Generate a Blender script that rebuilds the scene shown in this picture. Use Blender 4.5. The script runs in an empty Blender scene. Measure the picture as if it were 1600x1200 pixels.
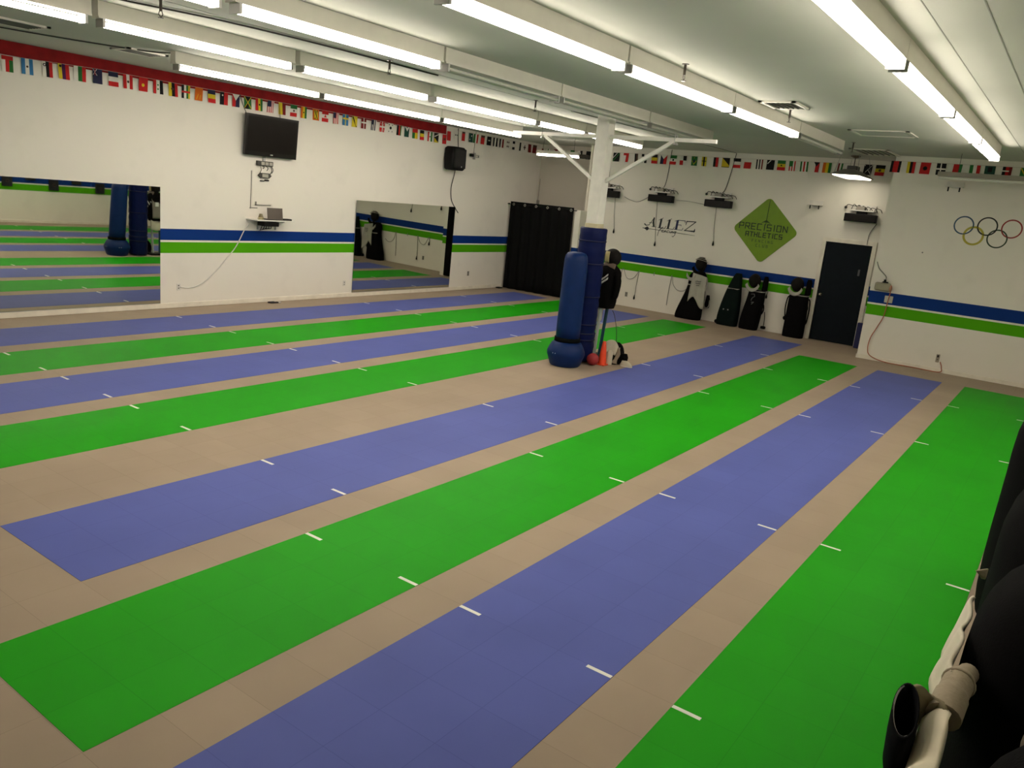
import bpy, bmesh, math, random
from mathutils import Vector, Matrix
random.seed(7)
C = bpy.context.scene.collection
PI = math.pi

# ---------------------------------------------------------------- materials
MATS = {}
def mat(name, col, rough=.6, metal=0., spec=.4, var=.06, vscale=6., bump=0., bscale=60., col2=None, emit=None, sheen=0.):
    if name in MATS: return MATS[name]
    m = bpy.data.materials.new(name); m.use_nodes = True
    nt = m.node_tree; N = nt.nodes; L = nt.links
    b = N['Principled BSDF']
    b.inputs['Roughness'].default_value = rough
    b.inputs['Metallic'].default_value = metal
    b.inputs['Specular IOR Level'].default_value = spec
    if sheen: b.inputs['Sheen Weight'].default_value = sheen
    tc = N.new('ShaderNodeTexCoord')
    no = N.new('ShaderNodeTexNoise'); no.inputs['Scale'].default_value = vscale
    no.inputs['Detail'].default_value = 4
    L.new(tc.outputs['Object'], no.inputs['Vector'])
    mx = N.new('ShaderNodeMix'); mx.data_type = 'RGBA'
    c = list(col)
    c2 = list(col2) if col2 else [x * (1 - var * 2) for x in c]
    mx.inputs[6].default_value = (*c, 1); mx.inputs[7].default_value = (*c2, 1)
    rp = N.new('ShaderNodeMapRange'); rp.inputs[1].default_value = .35; rp.inputs[2].default_value = .7
    L.new(no.outputs['Fac'], rp.inputs[0]); L.new(rp.outputs[0], mx.inputs[0])
    L.new(mx.outputs[2], b.inputs['Base Color'])
    if bump:
        n2 = N.new('ShaderNodeTexNoise'); n2.inputs['Scale'].default_value = bscale
        n2.inputs['Detail'].default_value = 5
        L.new(tc.outputs['Object'], n2.inputs['Vector'])
        bp = N.new('ShaderNodeBump'); bp.inputs['Strength'].default_value = bump
        bp.inputs['Distance'].default_value = .01
        L.new(n2.outputs['Fac'], bp.inputs['Height']); L.new(bp.outputs[0], b.inputs['Normal'])
    if emit:
        b.inputs['Emission Color'].default_value = (*emit[0], 1)
        b.inputs['Emission Strength'].default_value = emit[1]
    MATS[name] = m
    return m

def tile_mat(name, col, seam, tile=.35, ox=0., oy=0., rough=.46, spec=.045, var=.05):
    """interlocking floor tiles: flat colour with thin darker seams and slight wear"""
    m = bpy.data.materials.new(name); m.use_nodes = True
    nt = m.node_tree; N = nt.nodes; L = nt.links; b = N['Principled BSDF']
    b.inputs['Roughness'].default_value = rough; b.inputs['Specular IOR Level'].default_value = spec
    g = N.new('ShaderNodeNewGeometry')
    mp = N.new('ShaderNodeMapping'); mp.inputs['Location'].default_value = (-ox, -oy, 0)
    L.new(g.outputs['Position'], mp.inputs['Vector'])
    br = N.new('ShaderNodeTexBrick'); br.offset = 0.; br.squash = 1.
    br.inputs['Scale'].default_value = 1.; br.inputs['Brick Width'].default_value = tile
    br.inputs['Row Height'].default_value = tile; br.inputs['Mortar Size'].default_value = .0016
    br.inputs['Mortar Smooth'].default_value = .3; br.inputs['Bias'].default_value = 0.
    br.inputs['Color1'].default_value = (*col, 1); br.inputs['Color2'].default_value = (*[c * (1 - var) for c in col], 1)
    br.inputs['Mortar'].default_value = (*seam, 1)
    L.new(mp.outputs[0], br.inputs['Vector'])
    no = N.new('ShaderNodeTexNoise'); no.inputs['Scale'].default_value = 1.3; no.inputs['Detail'].default_value = 6
    L.new(g.outputs['Position'], no.inputs['Vector'])
    rp = N.new('ShaderNodeMapRange'); rp.inputs[1].default_value = .3; rp.inputs[2].default_value = .75
    rp.inputs[3].default_value = 1.0; rp.inputs[4].default_value = .88
    L.new(no.outputs['Fac'], rp.inputs[0])
    mx = N.new('ShaderNodeMix'); mx.data_type = 'RGBA'; mx.blend_type = 'MULTIPLY'; mx.inputs[0].default_value = 1
    L.new(br.outputs['Color'], mx.inputs[6]); L.new(rp.outputs[0], mx.inputs[7])
    L.new(mx.outputs[2], b.inputs['Base Color'])
    n2 = N.new('ShaderNodeTexNoise'); n2.inputs['Scale'].default_value = 160
    L.new(g.outputs['Position'], n2.inputs['Vector'])
    bp = N.new('ShaderNodeBump'); bp.inputs['Strength'].default_value = .12; bp.inputs['Distance'].default_value = .003
    L.new(n2.outputs['Fac'], bp.inputs['Height']); L.new(bp.outputs[0], b.inputs['Normal'])
    return m

def wall_mat(name, bands, white, rough=.55):
    """painted wall: white paint with coloured bands at fixed heights, faint scuffs"""
    m = bpy.data.materials.new(name); m.use_nodes = True
    nt = m.node_tree; N = nt.nodes; L = nt.links; b = N['Principled BSDF']
    b.inputs['Roughness'].default_value = rough; b.inputs['Specular IOR Level'].default_value = .07
    g = N.new('ShaderNodeNewGeometry'); sx = N.new('ShaderNodeSeparateXYZ')
    L.new(g.outputs['Position'], sx.inputs[0])
    no = N.new('ShaderNodeTexNoise'); no.inputs['Scale'].default_value = 2.2; no.inputs['Detail'].default_value = 5
    L.new(g.outputs['Position'], no.inputs['Vector'])
    rp = N.new('ShaderNodeMapRange'); rp.inputs[1].default_value = .55; rp.inputs[2].default_value = .8
    L.new(no.outputs['Fac'], rp.inputs[0])
    mx = N.new('ShaderNodeMix'); mx.data_type = 'RGBA'
    mx.inputs[6].default_value = (*white, 1); mx.inputs[7].default_value = (*[c * .94 for c in white], 1)
    L.new(rp.outputs[0], mx.inputs[0])
    cur = mx.outputs[2]
    for z0, z1, col in bands:
        a = N.new('ShaderNodeMath'); a.operation = 'GREATER_THAN'; a.inputs[1].default_value = z0
        c = N.new('ShaderNodeMath'); c.operation = 'LESS_THAN'; c.inputs[1].default_value = z1
        d = N.new('ShaderNodeMath'); d.operation = 'MULTIPLY'
        L.new(sx.outputs['Z'], a.inputs[0]); L.new(sx.outputs['Z'], c.inputs[0])
        L.new(a.outputs[0], d.inputs[0]); L.new(c.outputs[0], d.inputs[1])
        k = N.new('ShaderNodeMix'); k.data_type = 'RGBA'
        L.new(d.outputs[0], k.inputs[0]); L.new(cur, k.inputs[6]); k.inputs[7].default_value = (*col, 1)
        cur = k.outputs[2]
    L.new(cur, b.inputs['Base Color'])
    n2 = N.new('ShaderNodeTexNoise'); n2.inputs['Scale'].default_value = 90
    L.new(g.outputs['Position'], n2.inputs['Vector'])
    bp = N.new('ShaderNodeBump'); bp.inputs['Strength'].default_value = .06; bp.inputs['Distance'].default_value = .004
    L.new(n2.outputs['Fac'], bp.inputs['Height']); L.new(bp.outputs[0], b.inputs['Normal'])
    return m

# ---------------------------------------------------------------- mesh builder
class MB:
    def __init__(s): s.v = []; s.f = []; s.m = []; s.sm = []
    def add(s, vs, fs, m=0, smooth=False):
        o = len(s.v); s.v += [Vector(p) for p in vs]
        for f in fs: s.f.append([i + o for i in f]); s.m.append(m); s.sm.append(smooth)
        return s
    def box(s, a, b, m=0, rot=None, at=None):
        x0, y0, z0 = [min(p, q) for p, q in zip(a, b)]; x1, y1, z1 = [max(p, q) for p, q in zip(a, b)]
        vs = [(x0,y0,z0),(x1,y0,z0),(x1,y1,z0),(x0,y1,z0),(x0,y0,z1),(x1,y0,z1),(x1,y1,z1),(x0,y1,z1)]
        if rot is not None:
            c = Vector(at) if at is not None else Vector(((x0+x1)/2,(y0+y1)/2,(z0+z1)/2))
            vs = [rot @ (Vector(p) - c) + c for p in vs]
        return s.add(vs, [(0,3,2,1),(4,5,6,7),(0,1,5,4),(1,2,6,5),(2,3,7,6),(3,0,4,7)], m)
    def bbox(s, a, b, r=.01, m=0, seg=2):
        """box with rounded edges"""
        bm = bmesh.new(); bmesh.ops.create_cube(bm, size=1)
        c = [(p+q)/2 for p, q in zip(a, b)]; d = [abs(q-p) for p, q in zip(a, b)]
        for v in bm.verts: v.co = Vector((v.co.x*d[0]+c[0], v.co.y*d[1]+c[1], v.co.z*d[2]+c[2]))
        r = min(r, min(d)*.45)
        bmesh.ops.bevel(bm, geom=bm.edges[:], offset=r, segments=seg, profile=.5, affect='EDGES')
        bm.verts.index_update()
        s.add([v.co.copy() for v in bm.verts], [[v.index for v in f.verts] for f in bm.faces], m)
        bm.free(); return s
    def ring_pts(s, c, ax, r, n, ry=None, e=2.):
        ax = Vector(ax).normalized()
        t = Vector((0,0,1)) if abs(ax.z) < .9 else Vector((1,0,0))
        u = ax.cross(t).normalized(); w = ax.cross(u)
        return [Vector(c) + u*math.cos(2*PI*i/n)*r + w*math.sin(2*PI*i/n)*(ry or r) for i in range(n)]
    def cyl(s, a, b, r, n=16, r2=None, m=0, smooth=True, cap=True):
        a = Vector(a); b = Vector(b); ax = b - a
        p = s.ring_pts(a, ax, r, n) + s.ring_pts(b, ax, r2 if r2 is not None else r, n)
        s.add(p, [(i, (i+1) % n, n+(i+1) % n, n+i) for i in range(n)], m, smooth)
        if cap:
            s.add(p[:n], [list(range(n))[::-1]], m); s.add(p[n:], [list(range(n))], m)
        return s
    def tube(s, pts, r, n=8, m=0):
        pts = [Vector(p) for p in pts]; rings = []
        for i, p in enumerate(pts):
            d = pts[min(i+1, len(pts)-1)] - pts[max(i-1, 0)]
            rr = r[i] if isinstance(r, (list, tuple)) else r
            if i == 0: d0 = d.normalized(); t = Vector((0,0,1)) if abs(d0.z) < .9 else Vector((1,0,0)); u = d0.cross(t).normalized()
            dn = d.normalized(); u = (u - dn*u.dot(dn)).normalized(); w = dn.cross(u)
            rings.append([p + u*math.cos(2*PI*k/n)*rr + w*math.sin(2*PI*k/n)*rr for k in range(n)])
        vs = [q for R in rings for q in R]
        fs = [(i*n+k, i*n+(k+1) % n, (i+1)*n+(k+1) % n, (i+1)*n+k) for i in range(len(pts)-1) for k in range(n)]
        s.add(vs, fs, m, True)
        s.add(rings[0], [list(range(n))[::-1]], m); s.add(rings[-1], [list(range(n))], m)
        return s
    def lathe(s, prof, c, n=32, m=0, smooth=True):
        """prof: (r, z) from bottom to top about a vertical axis at c"""
        c = Vector(c); vs = []
        for r, z in prof: vs += [c + Vector((math.cos(2*PI*i/n)*r, math.sin(2*PI*i/n)*r, z)) for i in range(n)]
        fs = [(j*n+i, j*n+(i+1) % n, (j+1)*n+(i+1) % n, (j+1)*n+i) for j in range(len(prof)-1) for i in range(n)]
        s.add(vs, fs, m, smooth)
        s.add(vs[:n], [list(range(n))[::-1]], m); s.add(vs[-n:], [list(range(n))], m)
        return s
    def loft(s, secs, n=24, e=2.6, m=0, wob=0., seed=1, rot=0.):
        """secs: (cx, cy, cz, rx, ry) superellipse sections stacked along z"""
        rnd = random.Random(seed); vs = []
        ph = [rnd.uniform(0, 6.28) for _ in range(4)]
        cr, sr = math.cos(rot), math.sin(rot)
        for j, (cx, cy, cz, rx, ry) in enumerate(secs):
            for i in range(n):
                t = 2*PI*i/n; ct, st = math.cos(t), math.sin(t)
                k = 1 + wob*(math.sin(3*t + ph[0] + j*.9) + .7*math.sin(5*t + ph[1] - j*1.3) + .5*math.sin(8*t + ph[2] + j*2.1))
                x = math.copysign(abs(ct)**(2/e), ct)*rx*k; y = math.copysign(abs(st)**(2/e), st)*ry*k
                vs.append((cx + x*cr - y*sr, cy + x*sr + y*cr, cz))
        fs = [(j*n+i, j*n+(i+1) % n, (j+1)*n+(i+1) % n, (j+1)*n+i) for j in range(len(secs)-1) for i in range(n)]
        s.add(vs, fs, m, True)
        s.add(vs[:n], [list(range(n))[::-1]], m, True); s.add(vs[-n:], [list(range(n))], m, True)
        return s
    def sphere(s, c, r, nu=20, nv=12, m=0, sc=(1,1,1)):
        c = Vector(c); vs = []
        for j in range(nv+1):
            a = -PI/2 + PI*j/nv
            for i in range(nu):
                b = 2*PI*i/nu
                vs.append(c + Vector((math.cos(a)*math.cos(b)*r*sc[0], math.cos(a)*math.sin(b)*r*sc[1], math.sin(a)*r*sc[2])))
        fs = [(j*nu+i, j*nu+(i+1) % nu, (j+1)*nu+(i+1) % nu, (j+1)*nu+i) for j in range(nv) for i in range(nu)]
        return s.add(vs, fs, m, True)
    def torus(s, c, ax, R, r, n=32, k=8, m=0, a0=0., a1=2*PI):
        ax = Vector(ax).normalized(); t = Vector((0,0,1)) if abs(ax.z) < .9 else Vector((1,0,0))
        u = ax.cross(t).normalized(); w = ax.cross(u); full = abs(a1-a0-2*PI) < 1e-6
        cnt = n if full else n+1
        vs = []
        for i in range(cnt):
            a = a0 + (a1-a0)*i/n; d = u*math.cos(a) + w*math.sin(a)
            for j in range(k):
                b = 2*PI*j/k; vs.append(Vector(c) + d*(R + math.cos(b)*r) + ax*math.sin(b)*r)
        fs = [(i*k+j, i*k+(j+1) % k, ((i+1) % cnt)*k+(j+1) % k, ((i+1) % cnt)*k+j) for i in range(n) for j in range(k)]
        return s.add(vs, fs, m, True)
    def sheet(s, fn, nu, nv, th=.004, m=0):
        """a closed cloth sheet: fn(u,v) -> point, thickened along its normal"""
        P = [[Vector(fn(i/nu, j/nv)) for i in range(nu+1)] for j in range(nv+1)]
        top, bot = [], []
        for j in range(nv+1):
            for i in range(nu+1):
                du = P[j][min(i+1, nu)] - P[j][max(i-1, 0)]; dv = P[min(j+1, nv)][i] - P[max(j-1, 0)][i]
                nn = du.cross(dv)
                nn = nn.normalized() if nn.length > 1e-9 else Vector((0, 0, 1))
                top.append(P[j][i] + nn*th/2); bot.append(P[j][i] - nn*th/2)
        W = nu+1; o = len(top)
        fs = [(j*W+i, j*W+i+1, (j+1)*W+i+1, (j+1)*W+i) for j in range(nv) for i in range(nu)]
        fb = [(o+j*W+i, o+(j+1)*W+i, o+(j+1)*W+i+1, o+j*W+i+1) for j in range(nv) for i in range(nu)]
        bd = [j for j in range(W)] + [j*W+nu for j in range(1, nv+1)] + [nv*W+i for i in range(nu-1, -1, -1)] + [j*W for j in range(nv-1, 0, -1)]
        fe = [(bd[k], o+bd[k], o+bd[(k+1) % len(bd)], bd[(k+1) % len(bd)]) for k in range(len(bd))]
        return s.add(top+bot, fs+fb+fe, m, True)
    def build(s, name, mats, parent=None, loc=None, sub=0):
        me = bpy.data.meshes.new(name)
        if parent is not None:
            org = wloc(parent)
        elif loc is not None: org = Vector(loc)
        else:
            lo = [min(v[i] for v in s.v) for i in range(3)]; hi = [max(v[i] for v in s.v) for i in range(3)]
            org = Vector(((lo[0]+hi[0])/2, (lo[1]+hi[1])/2, lo[2]))
        me.from_pydata([tuple(v - org) for v in s.v], [], s.f)
        if not isinstance(mats, (list, tuple)): mats = [mats]
        for k in mats: me.materials.append(k)
        me.polygons.foreach_set('material_index', s.m); me.polygons.foreach_set('use_smooth', s.sm)
        bm = bmesh.new(); bm.from_mesh(me)
        bmesh.ops.recalc_face_normals(bm, faces=bm.faces[:])
        bm.to_mesh(me); bm.free(); me.update()
        o = bpy.data.objects.new(name, me); C.objects.link(o)
        if parent is not None: o.parent = parent
        else: o.location = org
        if sub:
            md = o.modifiers.new('Subdivision', 'SUBSURF'); md.levels = sub; md.render_levels = sub
        return o

def wloc(o):
    v = Vector((0,0,0))
    while o is not None: v += o.location; o = o.parent
    return v
def tag(o, label=None, cat=None, group=None, kind=None):
    if label: o['label'] = label
    if cat: o['category'] = cat
    if group: o['group'] = group
    if kind: o['kind'] = kind
    return o
def thing(name, label, cat, loc, group=None):
    o = bpy.data.objects.new(name, None); C.objects.link(o); o.location = loc; o.empty_display_size = .1
    return tag(o, label, cat, group)
def dup(root, loc, label=None, group=None):
    r = root.copy(); C.objects.link(r); r.location = loc
    if label: r['label'] = label
    if group: r['group'] = group
    for ch in list(root.children):
        c = ch.copy(); C.objects.link(c); c.parent = r
        for g in list(ch.children):
            d = g.copy(); C.objects.link(d); d.parent = c
    return r
def bez(p, n=16):
    """smooth polyline through the given points (Catmull-Rom)"""
    p = [Vector(q) for q in p]; out = []
    for i in range(len(p)-1):
        a = p[max(i-1,0)]; b = p[i]; c = p[i+1]; d = p[min(i+2, len(p)-1)]
        for k in range(n):
            t = k/n
            out.append(.5*((2*b) + (c-a)*t + (2*a-5*b+4*c-d)*t*t + (3*b-a-3*c+d)*t**3))
    return out + [p[-1]]

# ---------------------------------------------------------------- dimensions of the place (metres)
CEIL = 3.80
YL = 12.466        # mirror wall
XB = 17.82         # back wall with the lettering
XA = 18.50         # wall of the alcove behind the curtain
XR = 16.42         # end wall with the rings
YR = -0.62         # wall beside the camera
XN = -1.8          # wall behind the camera
YA0, YA1 = 10.47, YL

WHITE = (.80, .765, .685)
GREENP = (.076, .365, .004); BLUEP = (.0055, .034, .19)
m_wl = wall_mat('white paint with blue and green bands', [(1.146, 1.333, BLUEP), (.93, 1.113, GREENP)], WHITE)
m_wb = wall_mat('white paint with bands, back', [(1.10, 1.29, BLUEP), (.885, 1.066, GREENP)], WHITE)
m_wr = wall_mat('white paint with bands, end', [(1.094, 1.313, BLUEP), (.863, 1.06, GREENP)], WHITE)
m_wp = wall_mat('plain white paint', [], WHITE)
m_alc = wall_mat('plain white paint darkened as shade', [], (.60, .56, .48))  # wall white darkened, so the colour itself carries the alcove's shade
m_ceil = mat('ceiling paint', (.50, .51, .445), .75, spec=.15, var=.03, vscale=.8, bump=.05)
m_trim = mat('cream trim paint', (.82, .77, .66), .5)
m_red = mat('red band paint', (.27, .010, .011), .6, spec=.1, var=.12)
m_white = mat('white enamel', (.80, .78, .72), .4)
m_steel = mat('galvanised steel', (.45, .45, .43), .4, metal=.8)
m_black = mat('black plastic', (.007, .0065, .0065), .5, spec=.15)
m_blackc = mat('black cloth', (.006, .0055, .0055), .95, spec=.03, bump=.3, bscale=300)
m_wire = mat('dark cable rubber', (.03, .028, .025), .6)
m_wirew = mat('white cable', (.70, .68, .62), .5)
m_wireg = mat('grey cable', (.25, .24, .21), .5)

# ================================================================= the setting
def struct(name, bm, m, label=None):
    o = bm.build(name, m); o['kind'] = 'structure'
    if label: o['label'] = label
    return o
m_floor = tile_mat('grey floor tiles', (.385, .305, .228), (.292, .23, .17), ox=.0275, oy=.178)
struct('floor', MB().box((XN-.1, YR-.1, -.12), (XA+.1, YL+.1, 0)), m_floor, 'grey interlocking tile floor between the coloured strips')
struct('ceiling', MB().box((XN-.1, YR-.1, CEIL), (XA+.1, YL+.1, CEIL+.12)), m_ceil, 'grey-green painted ceiling with rows of strip lights')
struct('wall_left', MB().box((XN-.1, YL, 0), (XA+.1, YL+.12, CEIL)), m_wl, 'white wall with mirrors and blue and green bands')
DY0, DY1, DZ = 3.62, 4.545, 2.105
wb = MB()
wb.box((XB, DY1, 0), (XB+.12, YA0, CEIL)); wb.box((XB, DY0, DZ), (XB+.12, DY1, CEIL)); wb.box((XB, YR-.1, 0), (XB+.12, DY0, CEIL))
struct('wall_back', wb, m_wb, 'white back wall with lettering and green diamond sign')
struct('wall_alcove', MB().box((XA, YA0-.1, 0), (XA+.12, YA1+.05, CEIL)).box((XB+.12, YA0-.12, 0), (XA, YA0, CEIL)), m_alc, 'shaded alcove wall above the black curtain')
struct('wall_partition', MB().box((17.20, 10.27, 0), (XB, 10.43, 2.20)), m_wb, 'low white partition end beside the black curtain')
struct('wall_end', MB().box((XR, YR-.1, 0), (XR+.13, 3.235, CEIL)), m_wr, 'white end wall with the five painted rings')
struct('wall_right', MB().box((XN-.1, YR-.12, 0), (XB, YR, CEIL)), m_wl, 'white wall beside the camera')
struct('wall_near', MB().box((XN-.12, YR-.1, 0), (XN, YL+.1, CEIL)), m_wp, 'white wall behind the camera')
struct('baseboard_left', MB().bbox((XN, YL-.022, 0), (17.2, YL, .088), .008), m_trim)
struct('baseboard_end', MB().bbox((XR-.018, YR, 0), (XR, 3.25, .075), .006), m_trim)
struct('baseboard_right', MB().bbox((XN, YR, 0), (XR-.02, YR+.018, .075), .006), m_trim)
struct('trim_1', MB().bbox((XN, YL-.009, 3.615), (14.52, YL, CEIL), .003), m_red, 'red painted band along the top of the mirror wall')
struct('trim_2', MB().box((XB-.03, YA0-.0, 2.2), (XB+.12, YA0+.05, CEIL)), m_trim, 'pale corner strip at the end of the back wall')
# ceiling joints (thin painted battens along the room)
for i, y in enumerate((7.05, .80, 1.13)):
    struct('trim_%d' % (3+i), MB().box((XN, y-.004, CEIL-.002), (XB, y+.004, CEIL+.01)), mat('ceiling joint', (.30, .30, .26), .8))
# door
dr = bpy.data.objects.new('door_1', None); C.objects.link(dr); dr.location = (XB, (DY0+DY1)/2, 0)
dr['kind'] = 'structure'; dr['label'] = 'dark navy door in the back wall beside the end wall'
m_door = mat('dark navy door paint', (.004, .0075, .0115), .5, spec=.12, var=.1)
dl = MB().bbox((XB+.015, DY0+.008, .012), (XB+.055, DY1-.008, DZ-.008), .004).build('door_leaf', m_door, dr)
fr = MB(); w = .085
fr.bbox((XB-.02, DY1, 0), (XB+.06, DY1+w, DZ), .004); fr.bbox((XB-.02, DY0-w, 0), (XB+.06, DY0, DZ), .004)
fr.bbox((XB-.02, DY0-w, DZ), (XB+.06, DY1+w, DZ+w), .004)
fr.build('door_frame', m_trim, dr)
kb = MB(); kb.cyl((XB+.015, DY1-.07, .985), (XB-.03, DY1-.07, .985), .012); kb.sphere((XB-.045, DY1-.07, .985), .027)
kb.cyl((XB+.014, DY1-.07, .985), (XB+.006, DY1-.07, .985), .032); kb.build('door_knob', mat('brass-nickel knob', (.62, .56, .44), .25, metal=1), dl)
MB().bbox((XB+.008, DY0+.15, 1.47), (XB+.0152, DY0+.19, 1.60), .003).build('door_sign', mat('grey plate', (.10, .10, .11), .4), dl)

# ================================================================= coloured fencing strips
m_sb = tile_mat('blue strip tiles', (.110, .138, .43), (.082, .103, .33), ox=.0275, oy=.178, var=.04)
m_sg = tile_mat('green strip tiles', (.016, .36, .006), (.0125, .28, .005), ox=.0275, oy=.178, var=.04)
m_tape = mat('white marking tape', (.86, .86, .78), .5, var=.03)
def strip(k, y0, blue, x0, x1, marks, label):
    t = thing('fencing_strip', label, 'fencing strip', ((x0+x1)/2, y0+.525, 0), 'blue and green fencing strips')
    MB().box((x0, y0, -.01), (x1, y0+1.05, .0016)).build('strip_tiles', m_sb if blue else m_sg, t)
    for x in marks:
        for a, b in ((y0+.002, y0+.155), (y0+.895, y0+1.048)):
            MB().box((x-.013, a, .0015), (x+.013, b, .0028)).build('tape_mark', m_tape, t)
MA = (3.51, 6.295, 10.51, 13.29); MBk = (4.20, 7.345, 11.515, 14.63)
FA = (1.433, 15.35); FB = (2.127, 16.775)
strip(8, .178, False, *FA, MA, 'green floor strip nearest the black bags, rightmost in the photo')
strip(7, 1.578, True, *FA, MA, 'blue floor strip ending below the five rings wall')
strip(6, 2.978, False, *FA, MA, 'long green floor strip ending in front of the navy door')
strip(5, 4.378, True, *FB, MBk, 'blue floor strip passing in front of the orange cone')
strip(4, 6.482, False, *FB, MBk, 'green floor strip passing just behind the blue punching bag')
strip(3, 7.885, True, *FB, MBk, 'blue floor strip, second of the blue ones from the mirrors')
strip(2, 9.285, False, *FB, MBk, 'green floor strip nearest the mirror wall')
strip(1, 10.69, True, *FB, MBk, 'blue floor strip running along the foot of the mirror wall')

# ================================================================= wall mirrors
m_mir = mat('mirror glass', (.66, .68, .60), .015, metal=1., var=0.)
m_medge = mat('polished mirror edge', (.30, .33, .28), .3)
def mirror(x0, x1, label):
    t = thing('wall_mirror', label, 'mirror', ((x0+x1)/2, YL-.012, .09), 'mirrors on the banded wall')
    lean = .0175; z0, z1 = .092, 2.005
    def q(x, z, off): return (x, YL-.010-off-lean*(z-z0)/(z1-z0), z)
    b = MB(); vs = [q(x0,z0,0),q(x1,z0,0),q(x1,z1,0),q(x0,z1,0),q(x0,z0,.006),q(x1,z0,.006),q(x1,z1,.006),q(x0,z1,.006)]
    b.add(vs, [(4,5,6,7)], 0); b.add(vs, [(0,1,2,3),(0,1,5,4),(1,2,6,5),(2,3,7,6),(3,0,4,7)], 1)
    b.build('mirror_glass', [m_mir, m_medge], t)
    MB().box((x0, YL-.024, z0-.004), (x1, YL-.0225, z0+.004)).build('bottom_rail', m_steel, t)
mirror(2.60, 7.50, 'large wall mirror at left reflecting the blue punching bag')
mirror(11.835, 15.02, 'smaller wall mirror nearer the black curtain')

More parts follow.
